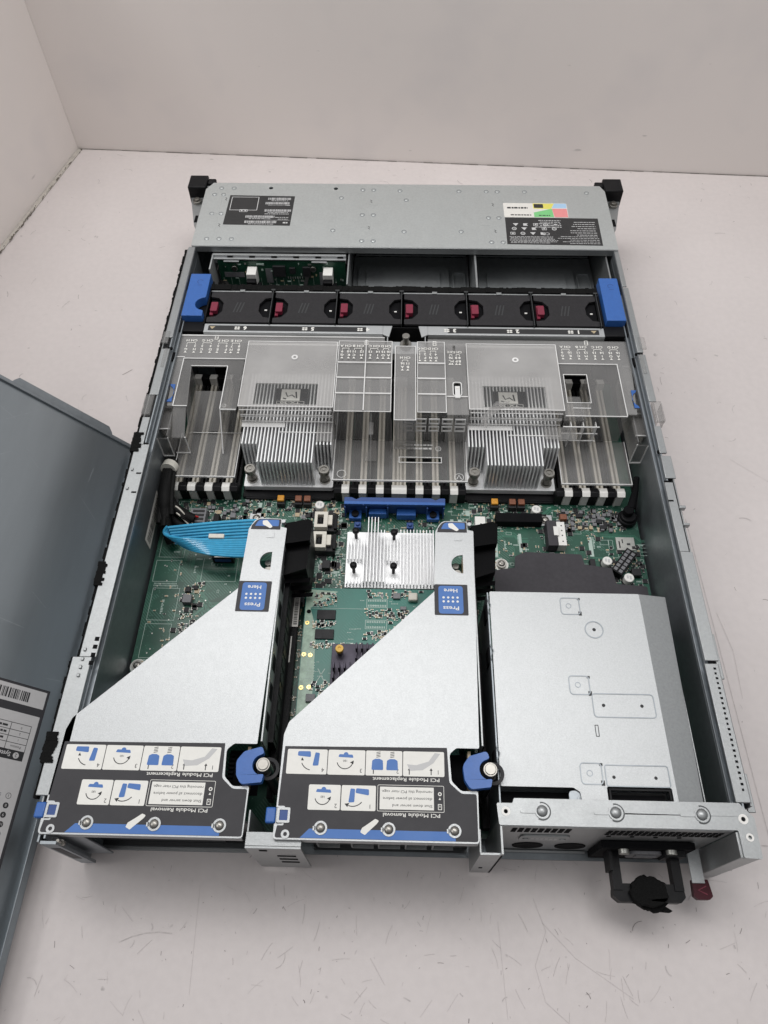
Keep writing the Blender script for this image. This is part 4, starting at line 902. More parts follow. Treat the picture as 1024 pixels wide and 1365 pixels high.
# processor ducts
for x0, x1 in ((-14.5, -6.1), (5.95, 14.3)):
    cxd = (x0+x1)/2; p = MB()
    p.prism([(x0, 35.9), (x1, 35.9), (x1, 44.0), (x0, 44.0)], 8.0-T, 8.0, [[(cxd-2.9, 36.2), (cxd+2.7, 36.2), (cxd+2.7, 38.7), (cxd-2.9, 38.7)]]); d_ = ap(p, 'duct_top', 'smoke_duct')
    ap(MB().box(cxd-2.9, cxd+2.7, 36.2, 38.7, 8.0-T+.02, 7.98), 'duct_window', 'window', d_)
    p = MB(); p.box(x0, x0+T, 35.9, 44.0, 4.2, 8.0-T-.01); p.box(x1-T, x1, 35.9, 44, 4.2, 8.0-T-.01)
    ap(p, 'duct_side', 'clearp', d_)
    ap(edge_frame(x0-.03, x1+.03, 35.87, 44.03, 8.0), 'duct_edge', 'clear_edge', d_)
    p = MB(); p.ring(cxd+.3, 42.0, 8.0, 8.03, .14, .3); ap(p, 'moulding_mark', 'clear_edge', d_)
    # vent grille on the front of the duct
    hol = []
    wv_ = (x1-x0-.5)/6
    for i in range(6):
        for z0 in (6.25, 7.1): hol.append([(x0+.3+i*wv_, z0), (x0+.3+i*wv_+wv_*.78, z0), (x0+.3+i*wv_+wv_*.78, z0+.55), (x0+.3+i*wv_, z0+.55)])
    p = MB(); p.prism([(x0, 6.05), (x1, 6.05), (x1, 7.88), (x0, 7.88)], 35.75, 35.88, hol, ax='y'); g_ = ap(p, 'vent_grille', 'smoke_side', d_)
    p = MB()
    for z0 in (6.2, 6.85, 7.05, 7.72):
        p.box(x0+.1, x1-.1, 35.68, 35.75, z0, z0+.06)
    p.box(x0+.1, x0+4, 35.2, 35.75, 6.0, 6.05); p.box(x0+3.6, x1-.1, 34.6, 34.68, 5.98, 6.06)
    ap(p, 'grille_edge', 'clear_edge', d_)
    p = MB(); p.box(x1-1.5, x1-.1, 33.6, 35.7, 6.02, 6.1) if x0 < 0 else (p.box(x1-1.6, x1+1.2, 34.0, 35.4, 6.3, 6.38), p.prism([(x0+1, 35.0), (x0+1.3, 33.4), (x0+1.6, 34.8), (x0+3.6, 36.8), (x0+2.4, 36.8)], 8.02, 8.1))
    ap(p, 'clip_flap', 'smoke_side', d_)
# memory ducts between the processors
def mem_duct(x0, x1, y1, mid):
    p = MB(); p.box(x0, x1, 35.6, y1, 8.0-T, 8.0); 
    if mid: p.box(mid-.05, mid+.05, 35.6, y1, 8.0, 8.15)
    d_ = ap(p, 'memory_duct', 'smoke')
    ap(MB().box(x0, x1, 35.5, 35.6, 4.1, 7.99), 'duct_front', 'clearp', d_)
    p = edge_frame(x0, x1, 35.45, y1, 8.0)
    for y in (37.5, 39.4, 41.3): p.box(x0, x1, y, y+.14, 8.0, 8.1)
    if mid: p.box(mid-.05, mid+.05, 35.5, y1, 8.15, 8.19)
    ap(p, 'duct_edge', 'clear_edge', d_); return d_
mem_duct(-6.0, -.95, 44.2, -3.4)
mem_duct(1.35, 3.95, 44.2, None)
p = MB(); p.box(-.65, 1.2, 34.5, 43.4, 8.2-T, 8.2); p.box(-.65, 1.2, 34.4, 34.5, 4.1, 8.19); p.box(-.65, -.55, 34.5, 43.4, 6, 8.08); p.box(1.1, 1.2, 34.5, 43.4, 6, 8.08)
cc_ = ap(p, 'centre_channel', 'smoke'); ap(edge_frame(-.7, 1.25, 34.35, 43.4, 8.2), 'duct_edge', 'clear_edge', cc_)
p = MB(); sl_ = [fillet([(4.65, 37.7), (5.3, 37.7), (5.3, 39.2), (4.65, 39.2)], .25), fillet([(4.7, 43.0), (4.95, 43.0), (4.95, 44.0), (4.7, 44.0)], .05)]
p.prism([(3.97, 35.5), (5.93, 35.5), (5.93, 44.3), (3.97, 44.3)], 7.8-T, 7.8, sl_); p.box(3.97, 5.93, 35.4, 35.5, 4.1, 7.79)
lp_ = ap(p, 'latch_panel', 'smoke'); p = MB(); p.box(4.75, 5.2, 37.3, 38.7, 7.75, 7.95); p.outline(4.55, 5.4, 37.6, 39.3, .09, 7.8, 7.86, .3); p.box(4.0, 5.9, 37.45, 37.55, 7.8, 7.9); ap(p, 'latch_tongue', 'clear_edge', lp_)
ap(MB().box(4.85, 5.1, 38.4, 38.6, 7.96, 7.97), 'latch_dot', 'white', lp_)
# low clear panels above the slot ends
def low_panel(x0, x1, y0, y1, holes=()):
    p = MB(); p.prism([(x0, y0), (x1, y0), (x1, y1), (x0, y1)], 3.9, 4.0, holes); d_ = ap(p, 'low_panel', 'clearp')
    p = MB(); p.box(x0, x1, y0-.05, y0+.03, 3.85, 4.06); p.box(x0, x0+.06, y0, y1, 4.0, 4.05); p.box(x1-.06, x1, y0, y1, 4.0, 4.05); ap(p, 'panel_edge', 'clear_edge', d_); return d_
d_ = low_panel(-6.1, 5.95, 30.95, 35.5, [[(-.1, 33.0), (3.6, 33.0), (3.6, 33.5), (-.1, 33.5)]])
p = MB(); p.outline(-.2, 3.7, 32.92, 33.58, .07, 4.0, 4.08, .03); p.ring(-5.3, 31.6, 4.0, 4.03, .38, .42)
p.ring(5.2, 31.4, 4.0, 4.03, .38, .42); p.strip([(5.0, 31.2), (5.2, 31.65), (5.4, 31.2)], .06, 4.02)
p.text('C', 3.4, 34.6, 4.02, .26); p.ring(3.4, 34.6, 4.0, 4.02, .22, .27); microtext(p, -.6, 2.8, 34.6, .2, 4.02); microtext(p, .2, 2.9, 35.0, .16, 4.02); ap(p, 'moulded_lettering', 'clear_edge', d_, smooth=0)
p = MB(); p.prism([(31.0, 4.05), (35.4, 4.05), (35.4, 7.9)], -2.75, -2.65, ax='x'); p.prism([(34.0, 4.05), (35.4, 4.05), (35.4, 7.0)], -.95, -.88, ax='x'); p.box(-2.9, -2.5, 34.0, 35.4, 6.6, 6.7)
p.prism([(-3.3, 33.0), (-2.2, 33.0), (-2.3, 35.4), (-2.6, 35.4)], 4.06, 4.12)
ap(p, 'stiffening_rib', 'smoke_side', d_)
# slotted front of the right-hand middle ducts
p = MB()
for i in range(5):
    xa = .1+i*1.16
    for z in (5.6, 6.6): p.outline(xa, xa+.95, 0, .62, .09, 0, .1, .02) if False else p.prism([(xa, z), (xa+.95, z), (xa+.95, z+.7), (xa, z+.7)], 35.3, 35.4, [[(xa+.1, z+.12), (xa+.85, z+.12), (xa+.85, z+.58), (xa+.1, z+.58)]], ax='y')
ap(p, 'slot_frame', 'clear_edge', d_)
p = MB()
for i in range(5):
    xa = .1+i*1.16
    for z in (5.6, 6.6): p.box(xa+.1, xa+.85, 35.42, 35.46, z+.12, z+.58)
low_panel(-20.4, -14.8, 31.1, 36.0)
low_panel(14.25, 20.5, 30.9, 35.7)
# left pocket: recessed channel between two walls
def sheet4(p, a, b, c, d, t=.1):
    n = (Vector(b)-Vector(a)).cross(Vector(d)-Vector(a)).normalized()*t
    p.hexa([tuple(Vector(q)-n) for q in (a, b, c, d)], [a, b, c, d])
p = MB()
p.prism([(-20.45, 36.3), (-20.45, 42.15), (-14.75, 42.15), (-14.75, 36.0), (-16.2, 36.0), (-16.2, 41.2), (-19.6, 41.2), (-19.2, 36.3)], ZT-T, ZT)
sheet4(p, (-19.4, 36.2, 4.1), (-16.1, 36.2, 4.1), (-16.2, 39.3, 6.2), (-19.2, 39.3, 6.2))
sheet4(p, (-19.25, 34.0, 4.1), (-19.4, 41.1, 4.1), (-19.6, 41.1, 7.4), (-19.2, 36.3, 7.4))
sheet4(p, (-16.2, 33.6, 4.1), (-16.2, 41.1, 4.1), (-16.2, 41.1, 7.4), (-16.2, 36.0, 7.4))
p.box(-16.1, -14.8, 35.9, 36.0, 4.1, 7.38); p.box(-20.45, -19.3, 33.7, 33.8, 4.1, 6.2); sheet4(p, (-20.45, 33.8, 6.2), (-19.3, 33.8, 6.2), (-19.3, 36.3, 7.45), (-20.45, 36.3, 7.45))
pk = ap(p, 'side_pocket', 'smoke_side')
p = MB(); p.box(-20.5, -14.7, 42.12, 42.2, ZT, ZT+.06); p.box(-20.5, -20.42, 36.3, 42.1, ZT, ZT+.06); p.box(-16.25, -16.17, 36, 41.2, ZT, ZT+.06); p.box(-16.2, -14.75, 35.88, 35.96, ZT-.03, ZT+.06)
p.box(-20.5, -19.2, 33.62, 33.7, 4.0, 4.12); p.box(-19.3, -19.2, 33.7, 33.8, 4.1, 6.2); p.box(-20.5, -19.2, 36.24, 36.32, ZT, ZT+.05); p.tube([(-16.2, 33.6, 4.1), (-16.2, 36.0, 7.45)], .06, 6); p.box(-19.4, -14.8, 36.0, 36.06, 4.05, 4.15)
p.box(-19.6, -16.2, 41.18, 41.25, ZT, ZT+.05); p.ring(-16.3, 37.5, 6.2, 6.25, .12, .25)
ap(p, 'pocket_edge', 'clear_edge', pk)
# right pocket
p = MB()
p.prism([(14.45, 35.8), (19.9, 35.8), (19.9, 42.05), (14.45, 42.05)], ZT-T, ZT, [[(14.8, 37.3), (16.9, 37.3), (16.9, 40.7), (14.8, 40.7)]])
sheet4(p, (14.8, 36.9, 5.5), (16.9, 36.9, 5.5), (16.5, 39.4, 6.0), (15.2, 39.4, 6.0)); p.box(14.45, 19.9, 35.7, 35.8, 4.1, 7.48); p.box(16.9, 17.0, 37.3, 40.7, 5.0, 7.38)
pk = ap(p, 'side_pocket', 'smoke_side')
p = MB(); p.box(14.4, 19.95, 42.02, 42.1, ZT, ZT+.06); p.box(19.85, 19.93, 35.8, 42, ZT, ZT+.06); p.box(14.45, 19.9, 35.68, 35.76, ZT-.03, ZT+.06); p.outline(14.75, 16.95, 37.25, 40.75, .07, ZT, ZT+.04, .03)
for xx in (15.0, 16.1, 17.2): p.box(xx, xx+.08, 35.0, 35.7, 4.1, 6.8)
for zz in (4.9, 5.9, 6.8): p.box(14.3, 17.5, 35.0, 35.1, zz, zz+.07)
p.box(15.2, 16.8, 36.6, 36.68, ZT, ZT+.05)
ap(p, 'pocket_edge', 'clear_edge', pk)
for sgn in (-1, 1):
    def bxm(x0, x1, *a): p.box(min(sgn*x0, sgn*x1), max(sgn*x0, sgn*x1), *a)
    p = MB(); bxm(20.5, 21.4, 36.4, 42.2, 7.0, 7.1); bxm(20.5, 20.6, 33.2, 42, 4.4, 7.1); bxm(21.35, 21.45, 34.4, 42, 5.2, 7.2)
    bxm(20.5, 21.9, 34.3, 36.4, 6.6, 6.72); bxm(20.5, 21.5, 33.2, 33.32, 4.2, 6.6); bxm(20.6, 21.9, 36.3, 36.42, 4.8, 7.2); bxm(21.8, 21.9, 34.3, 36.4, 6.7, 7.6)
    gr_ = ap(p, 'side_grip', 'smoke_side')
    p = MB(); bxm(21.9, 22.55, 34.2, 36.5, 8.5, 8.75); bxm(22.5, 22.62, 34.4, 36.3, 7.6, 8.7); bxm(21.8, 21.95, 34.2, 36.5, 7.4, 8.7); bxm(21.9, 22.5, 43.0, 44.5, 8.5, 8.7); bxm(21.7, 22.0, 39.9, 42.3, 7.2, 8.7)
    ap(p, 'edge_clip', 'smoke_side', gr_, bevel=.04)
    p = MB(); bxm(20.5, 20.58, 33.15, 33.25, 4.2, 6.8); bxm(21.45, 21.55, 33.15, 33.25, 4.2, 6.6); bxm(20.5, 21.5, 33.12, 33.2, 4.15, 4.3); bxm(20.55, 21.9, 34.22, 34.3, 6.62, 6.76); bxm(20.5, 21.4, 42.15, 42.22, 7.1, 7.2); ap(p, 'grip_edge', 'clear_edge', gr_)
    p = MB(); c0 = sgn*21.45
    pts = [(sgn*20.65, 36.7), (sgn*21.1, 36.7)]+[(c0-sgn*.85*math.cos(R(a_))+0, 37.75+.95*math.sin(R(a_))) for a_ in (-60, -40, -20, 0, 20, 40, 60)]+[(sgn*21.1, 38.8), (sgn*20.65, 38.8)]
    p.prism(pts, 7.53, 7.6); ap(p, 'touch_point', 'blue', gr_, bevel=.02)
    p = MB(); bxm(21.5, 22.0, 39.6, 42.0, 6.6, 7.6); bxm(21.2, 21.8, 41.6, 42.6, 6.6, 7.9); ap(p, 'cable_clip', 'matte_black', gr_, bevel=.08)
# printed channel legend
p = MB(); ZL = ZT+.012
def legend(xs_, lab_, nums, lets, y, z, rng=None):
    for i, (a, b) in enumerate(xs_):
        p.text(lab_[i], (a+b)/2, y, z, .28, width=min(1.05, abs(b-a)+.45), bold=.02); y1 = y-.3
        p.rect(min(a, b), max(a, b), y1-.028, y1+.028, z)
        for q in (a, b): p.rect(q-.025, q+.025, y1-.2, y1-.03, z)
    for i, q in enumerate([v for pr in xs_ for v in pr]):
        p.text(nums[i], q, y-.74, z, .28, bold=.03); p.text(lets[i], q, y-1.18, z, .28, bold=.03); p.flat([(q-.14, y-1.62), (q+.14, y-1.62), (q, y-1.40)], z)
legend([(-20.5, -19.7), (-19.0, -18.2), (-17.5, -16.7), (-16.2, -15.5)], ['CH H', 'CH G', 'CH F', 'CH E'], '12345678', 'GHCDEFMB', 44.55, ZL)
legend([(15.0, 15.7), (16.5, 17.2), (18.0, 18.7), (19.5, 20.2)], ['CH A', 'CH B', 'CH C', 'CH D'], list('9')+['10', '11', '12', '13', '14', '15', '16'], 'GKCMEIOA', 44.3, ZL)
for x in (-17.8, 17.4, -3.4, 3.0):
    z = ZL if abs(x) > 10 else 8.012; y = 45.02 if x < -10 else 44.85 if x > 10 else 44.0
    p.outline(x-.17, x+.17, y-.3, y+.3, .06, z, z+.004, .03); p.rect(x-.12, x+.12, y-.025, y+.025, z+.002)
legend([(-5.6, -5.0), (-4.5, -3.8), (-3.0, -2.3), (-1.8, -1.3)], ['CH A', 'CH B', 'CH C', 'CH D'], ['9', '10', '11', '12', '13', '14', '15', '16'], 'GKCMEIOA', 43.4, 8.17)
legend([(1.6, 2.1), (2.6, 3.1)], ['CH C', 'CH D'], '1234', 'JPND', 43.3, 8.02); legend([(4.4, 4.6), (5.0, 5.3)], ['CH E', 'CH F'], '6788', 'LMPB', 43.1, 7.815)
legend([(.0, .5)], ['CH H'], ['16', '11'], 'AB', 41.9, 8.215)
ap(p, 'channel_legend', 'white', smooth=0)

# ------------------------------------------------------------------ riser cages
def lever(p, x, y, a, s=1.0):
    """little drawn lever"""
    T0 = p.T; p.T = T0 @ Matrix.Translation((x, y, 0)) @ Matrix.Rotation(R(a), 4, 'Z')
    p.flat(fillet([(-.22*s, -.5*s), (.22*s, -.4*s), (.16*s, .5*s), (-.16*s, .5*s)], .08), 8.748); p.T = T0
def make_riser():
    X0 = 0.0
    t = thing('riser_cage', 'x', 'riser cage', (-15.7, 8, 8.2), 'expansion riser cages')
    Z1 = 8.6
    outline_ = fillet([(-22.1, .45), (-9.45, .45), (-9.4, 3.55, .15), (-10.45, 3.5, .5), (-11.05, 4.1, .4), (-11.15, 5.8, .4), (-10.7, 6.2, .3), (-9.2, 6.2, .1), (-8.85, 22.9, .08), (-9.3, 23.0, .05), (-9.3, 23.75, .1), (-11.3, 23.8, .7), (-11.8, 22.8, .5), (-11.95, 17.6, .25), (-21.75, 7.7, .35), (-22.0, 6.9, .3), (-22.05, 2.3, .05), (-21.6, 2.3, .05), (-21.6, 1.35, .05), (-22.1, 1.35, .05)], .25, 5)
    half = [(-9.75, 20.75)]+arc(-9.85, 19.95, .78, 100, 260, 10)+[(-9.75, 19.15)]
    p = MB(); p.prism(outline_, Z1-.12, Z1, [half, rrect(-21.55, -21.1, 1.5, 2.15, .08)] if False else [half])
    pl = p.build('cover_plate', 'steel_plate', t, bevel=.035)
    p = MB(); p.box(-22.0, -9.5, .42, .52, 7.9, 8.55); p.box(-9.02, -8.9, 6.4, 22.8, 6.3, 8.5); p.box(-22.05, -21.95, .5, 6.9, 7.4, 8.5)
    p.m = 1
    for i in range(7): p.box(-8.895, -8.86, 7.5+i*2.1, 8.6+i*2.1, 6.8, 7.9)
    p.build('side_flange', ['steel', 'matte_black'], t, bevel=.03)
    p = MB(); p.box(-9.3, -9.1, 6.4, 22.6, 2.6, 6.9); p.box(-9.6, -9.3, 5.5, 22, 2.4, 3.4); p.box(-12.2, -8.6, 6, 23, 3.4, 3.6) if False else None
    p.build('riser_board', 'pcb_dark', t)
    p = MB(); p.box(-9.05, -8.55, 7, 19.6, 4.4, 6.2); p.box(-9.0, -8.6, 3.8, 21.0, 2.6, 4.0)
    for i in range(11): p.box(-8.56, -8.5, 7.3+i*1.05, 7.9+i*1.05, 4.6, 6.0)
    p.build('card_slot', 'black', t, bevel=.04)
    # black air scoop
    p = MB()
    top = [(-9.2, 19.9), (-8.2, 19.6), (-6.8, 20.4), (-6.9, 23.7), (-7.4, 23.95), (-9.0, 23.4)]
    p.prism(fillet([(-9.1, 21.6), (-7.0, 22.0), (-6.9, 23.75), (-7.3, 23.95), (-9.1, 23.5)], .1), 7.6, 8.35)
    p.hexa([(-9.1, 19.9, 3.0), (-7.2, 20.3, 3.0), (-7.1, 23.6, 3.0), (-9.1, 23.4, 3.0)], [(-9.1, 19.2, 7.6), (-7.2, 19.9, 7.6), (-6.95, 23.7, 7.6), (-9.1, 23.45, 7.6)])
    for i in range(3):
        z = 6.9-i*1.25; p.hexa([(-9.0, 19.1, z-.08), (-7.1, 19.7, z-1.05), (-7.05, 19.8, z-1.05), (-9.0, 19.3, z-.08)], [(-9.0, 18.95, z), (-7.05, 19.6, z-.95), (-7.0, 20.0, z-.95), (-9.0, 19.3, z)])
    p.build('air_scoop', 'scoop_black', t, bevel=.05)
    # latch strip near the top
    l1 = MB().prism(fillet([(-11.65, 22.75, 0), (-9.35, 22.75, 0), (-9.35, 23.7, .1), (-11.2, 23.72, .6), (-11.6, 23.1, .3)], .1), 8.602, 8.612).build('finger_label', 'label_dark', t, smooth=0)
    p = MB(); p.prism(fillet([(-11.35, 23.05, 0), (-9.5, 23.05, .1), (-9.5, 23.62, .1), (-11.1, 23.64, .4)], .1), 8.614, 8.618); p.build('blue_band', 'blue_print', l1, smooth=0)
    p = MB(); p.flat(fillet([(-10.8, 23.55), (-10.45, 23.6), (-9.95, 23.0), (-10.15, 22.85), (-10.4, 23.0), (-10.75, 23.2)], .1), 8.62); p.build('pointing_hand', 'white', l1, smooth=0)
    l1 = MB().prism(rrect(-11.95, -9.5, 15.7, 18.2, .08), 8.602, 8.612).build('press_label', 'label_dark', t, smooth=0)
    MB().prism(rrect(-11.65, -9.85, 15.82, 18.08, .25), 8.614, 8.618).build('blue_panel', 'blue_print', l1, smooth=0)
    p = MB(); p.text('Press', -10.75, 16.25, 8.622, .3, bold=.015, width=1.15); p.text('Here', -10.75, 17.68, 8.622, .3, bold=.015, width=1.0)
    for i in range(4):
        for j in range(2): p.prism(circ(-11.28+i*.34, 16.8+j*.32, .09, 10), 8.619, 8.622)
    p.build('lettering', 'white', l1, smooth=0)
    p = MB(); p.prism(rrect(-10.35, -9.75, 22.0, 22.5, .05), 8.6, 8.63); p.cyl(-9.15, 23.45, 8.3, 8.75, .16, 12); p.build('pressed_square', 'steel_plate', pl, bevel=.02)
    # instruction label
    lo = fillet([(-22.0, .55), (-9.52, .55), (-9.5, 3.35, .15), (-10.45, 3.35, .5), (-11.2, 4.0, .4), (-11.3, 6.2, .05), (-21.85, 6.1, .05), (-21.95, 2.4, .05), (-21.5, 2.4, .1), (-21.5, 1.25, .1), (-21.9, 1.25, .05)], .15, 5)
    lab_ = MB().prism(lo, 8.603, 8.615).build('instruction_label', 'label_dark', t, smooth=0)
    z = 8.62
    p = MB()
    for a, b in ((-21.65, -19.05), (-19.0, -16.6), (-16.55, -14.2), (-14.15, -11.5)): p.prism(rrect(a, b, 4.35, 5.92, .1), z, z+.004)
    for a, b in ((-20.1, -18.08), (-18.02, -15.85)): p.prism(rrect(a, b, 2.2, 3.72, .1), z, z+.004)
    p.rect(-15.6, -12.2, 2.32, 3.68, z+.002); p.outline(-15.75, -11.55, 2.2, 3.8, .03, z, z+.003, .1)
    p.build('white_panel', 'white', lab_, smooth=0)
    MB().flat([(-20.45, .56), (-10.9, .56), (-10.9, .9), (-11.35, 1.1), (-19.9, 1.1)][::1], z).build('blue_band', 'blue_print', lab_, smooth=0)
    p = MB(); p.text('PCI Module Replacement', -13.95, 4.14, z, .22, width=4.25, bold=.012); p.text('PCI Module Removal', -13.6, 2.0, z, .22, width=3.55, bold=.012)
    p.flat(fillet([(-16.75, .95), (-16.45, .8), (-16.3, .95), (-15.75, 1.45), (-15.6, 1.65), (-15.85, 1.75), (-16.2, 1.5), (-16.65, 1.2)], .08), z+.006)
    p.outline(-11.95, -11.7, 2.35, 2.7, .04, z, z+.004, .03); p.flat([(-11.9, 2.95), (-11.75, 2.95), (-11.82, 3.1)], z); p.ring(-11.82, 3.3, z, z+.004, .06, .12)
    p.text('x', -11.83, 2.52, z+.002, .18)
    p.build('white_lettering', 'white', lab_, smooth=0)
    p = MB(); zz = z+.008
    for i, s_ in enumerate(['Shut down server and', 'disconnect all power before', 'removing this PCI riser cage.']): p.text(s_, -12.3, 2.55+i*.42, zz, .17, width=[2.5, 3.1, 3.2][i], align='l', rot=180)
    for s_, x, y in (('1', -11.9, 4.62), ('2', -14.5, 4.62), ('3', -16.85, 4.62), ('4', -19.3, 4.62), ('1', -16.2, 2.45), ('2', -18.35, 2.45)): p.text(s_, x, y, zz, .26)
    for (x, y, r_) in ((-17.9, 5.25, .52), (-19.2, 3.0, .48)):
        p.strip(arc(x, y, r_, 195, 345, 12), .055, zz); p.text('180', x, y-.02, zz, .14)
        p.flat([(x+r_+.05, y+.02), (x+r_-.2, y-.12), (x+r_+.02, y-.22)], zz)
    p.strip(arc(-20.0, 5.35, .75, 205, 260, 8), .055, zz); p.flat([(-20.75, 5.2), (-20.55, 5.2), (-20.68, 5.4)], zz)
    p.strip(arc(-17.3, 3.2, .75, 250, 320, 8), .055, zz); p.flat([(-17.62, 2.4), (-17.5, 2.65), (-17.8, 2.6)], zz)
    for x in (-13.75, -12.35, -16.05): p.strip([(x, 4.45), (x, 4.75)], .06, zz); p.flat([(x-.1, 4.72), (x+.1, 4.72), (x, 4.88)], zz+.001)
    for x, y in ((-15.75, 5.55), (-14.85, 5.55)):
        for j in range(4): p.strip([(x-.13, y-.05+j*.1), (x+.13, y+j*.1)], .04, zz+.002)
    p.outline(-16.25, -15.95, 1.0, 1.2, .03, zz, zz+.003, .03) if False else None
    p.build('dark_lettering', 'ink', lab_, smooth=0)
    p = MB(); z3 = z+.012
    for x in (-15.8, -14.85): p.flat(fillet([(x-.38, 4.7), (x+.38, 4.7), (x+.34, 5.3), (x+.15, 5.4), (x-.15, 5.4), (x-.34, 5.3)], .08), z3)
    for x, y in ((-17.85, 5.55), (-19.15, 3.35)): p.flat(fillet([(x-.5, y-.08), (x+.5, y-.12), (x+.42, y+.08), (x-.42, y+.1)], .05), z3); p.flat(circ(x, y+.08, .16, 10), z3+.001)
    for x, y, a in ((-20.55, 5.62, 86), (-19.75, 5.3, -8), (-17.35, 3.1, -6), (-16.7, 3.35, 82)):
        T0 = p.T; p.T = Matrix.Translation((x, y, 0)) @ Matrix.Rotation(R(a), 4, 'Z'); p.flat(fillet([(-.17, -.45), (.2, -.38), (.14, .42), (-.15, .42)], .08), z3); p.T = T0
    p.build('blue_drawing', 'blue_print', lab_, smooth=0)
    p = MB(); p.flat([(-13.7, 4.7), (-12.9, 4.75), (-12.2, 5.2), (-11.75, 5.8), (-12.1, 5.85), (-12.5, 5.3), (-13.3, 5.05), (-13.9, 5.1)], z3); p.build('grey_drawing', 'grey_ink', lab_, smooth=0)
    # rivets, hinge tab and knob
    for x in (-19.2, -15.0, -10.95):
        r_ = MB().ring(x, 1.15, 8.6, 8.66, .28, .42).build('rivet', 'steel_plate', t, bevel=.02); MB().dome(x, 1.15, 8.6, .3, .2, 20, 4).build('rivet_head', 'nickel', r_)
        MB().box(x-.48, x-.3, 1.0, 1.25, 8.62, 8.66).build('rivet_notch', 'steel_plate', r_)
    p = MB(); p.box(-22.7, -22.05, 1.4, 2.35, 8.0, 8.5); p.build('hinge_tab', 'blue', t, bevel=.1)
    p = MB(); p.outline(-21.95, -21.15, 1.4, 2.3, .14, 8.6, 8.66, .1); p.m = 1; p.rect(-21.8, -21.3, 1.55, 2.15, 8.62); p.build('tab_window', ['steel_plate', 'blue_dark'], t, smooth=0)
    p = MB(); p.ring(-21.35, .75, 8.6, 8.66, .12, .26); p.build('corner_eyelet', 'steel_plate', t)
    p = MB(); p.cyl(-20.9, .15, 7.3, 7.6, .18, 12); p.cyl(-20.9, .15, 7.6, 8.2, .1, 10); p.cyl(-21.0+12.0, .1, 7.3, 7.6, .16, 12) if False else None; p.build('thumb_pin', 'nickel', t)
    kb = MB()
    kpts = fillet([(-10.35, 3.9, .3), (-9.7, 3.55, .3), (-8.55, 3.75, .15), (-8.5, 4.15, .1)], .2)
    body = [(-10.3, 5.35), (-10.45, 4.4), (-10.1, 3.65), (-9.75, 3.5), (-8.55, 3.75), (-8.5, 4.2)]+arc(-8.65, 4.78, .62, 250, 110, 10)+[(-8.55, 5.45), (-8.65, 5.75), (-9.1, 5.85)]
    kb.prism(fillet([(-9.9, 5.6, .35), (-10.35, 5.0, .6), (-10.25, 4.1, .4), (-9.9, 3.55, .35), (-8.6, 3.7, .12), (-8.5, 4.2, .08)]+[(a[0], a[1], .02) for a in arc(-8.65, 4.78, .64, 250, 105, 10)]+[(-8.62, 5.5, .1), (-8.75, 5.95, .25)], .12, 4), 8.45, 9.0); k_ = kb.build('release_knob', 'blue', t, bevel=.09, seg=3)
    MB().cyl(-8.6, 4.78, 7.2, 9.05, .46, 28).cyl(-8.6, 4.78, 9.05, 9.12, .36, 24).build('knob_pin', 'nickel', k_, bevel=.04)
    MB().ring(-8.35, 4.7, 8.2, 8.35, .5, .72).cyl(-8.5, 4.6, 3, 8.2, .35, 12).build('knob_collar', 'chip', k_)
    p = MB()
    p.box(-11.3, -9.2, 3.4, 6.3, 6.5, 6.6)
    for i in range(9): p.box(-11.3, -10.9, 3.6+i*.28, 3.75+i*.28, 6.6, 6.9)
    p.m = 1; p.box(-9.9, -9.7, 3.6, 6.2, 6.0, 7.9)
    p.build('card_edge', ['matte_black', 'tan'], t)
    p = MB()
    p.box(-10.9, -9.7, 19.2, 20.8, 7.0, 7.1); p.m = 1; p.cyl(-10.1, 19.7, 7.1, 7.6, .3, 14); p.cyl(-10.2, 20.4, 7.1, 7.5, .25, 14); p.m = 2; p.box(-9.75, -9.6, 19.0, 20.9, 7.0, 8.2)
    p.build('card_corner', ['pcb', 'nickel', 'tan'], t)
    return t
r0 = make_riser()
r1 = copy_tree(r0); r1.location.x += 14.5*S
r0['label'] = 'left bright steel riser cage with black and blue instruction label, beside the blue ribbon cable'
r1['label'] = 'middle bright steel riser cage with instruction label, over the teal expansion card'

# ------------------------------------------------------------------ expansion card, small heatsink, blue bracket
ec = thing('expansion_card', 'teal green expansion card lying below the middle riser cage', 'expansion card', (-2.5, 14, 2.4))
e0 = MB().prism([(-7.65, 3), (4.5, 3), (4.5, 20.7), (-7.65, 20.7)], 2.7, 2.85).build('circuit_board', 'pcb_teal', ec)
p = MB(); p.prism([(-7.6, 6), (-6.4, 6), (-6.6, 17), (-7.2, 18.9), (-5.0, 20.4), (-7.6, 20.6)], 2.852, 2.856)
p.build('glare_margin', 'pcb_pale', e0, smooth=0)  # whitish glare on the card's left margin, painted as pale colour
for x, y in ((-5.85, 18.25), (-5.9, 16.55)): MB().box(x-.75, x+.75, y-.42, y+.42, 2.86, 3.0).build('memory_chip', 'chip', ec, bevel=.03)
for x, y, w_, h_ in ((-.2, 20.0, .6, .5), (-6.6, 11.3, .7, .6), (.35, 18.9, .5, .3)): MB().box(x-w_/2, x+w_/2, y-h_/2, y+h_/2, 2.86, 3.1).build('controller_chip', 'chip_grey', ec, bevel=.03)
MB().box(.75, 1.5, 19.5, 20.2, 2.86, 3.35).build('choke', 'ivory', ec, bevel=.1)
p = MB()
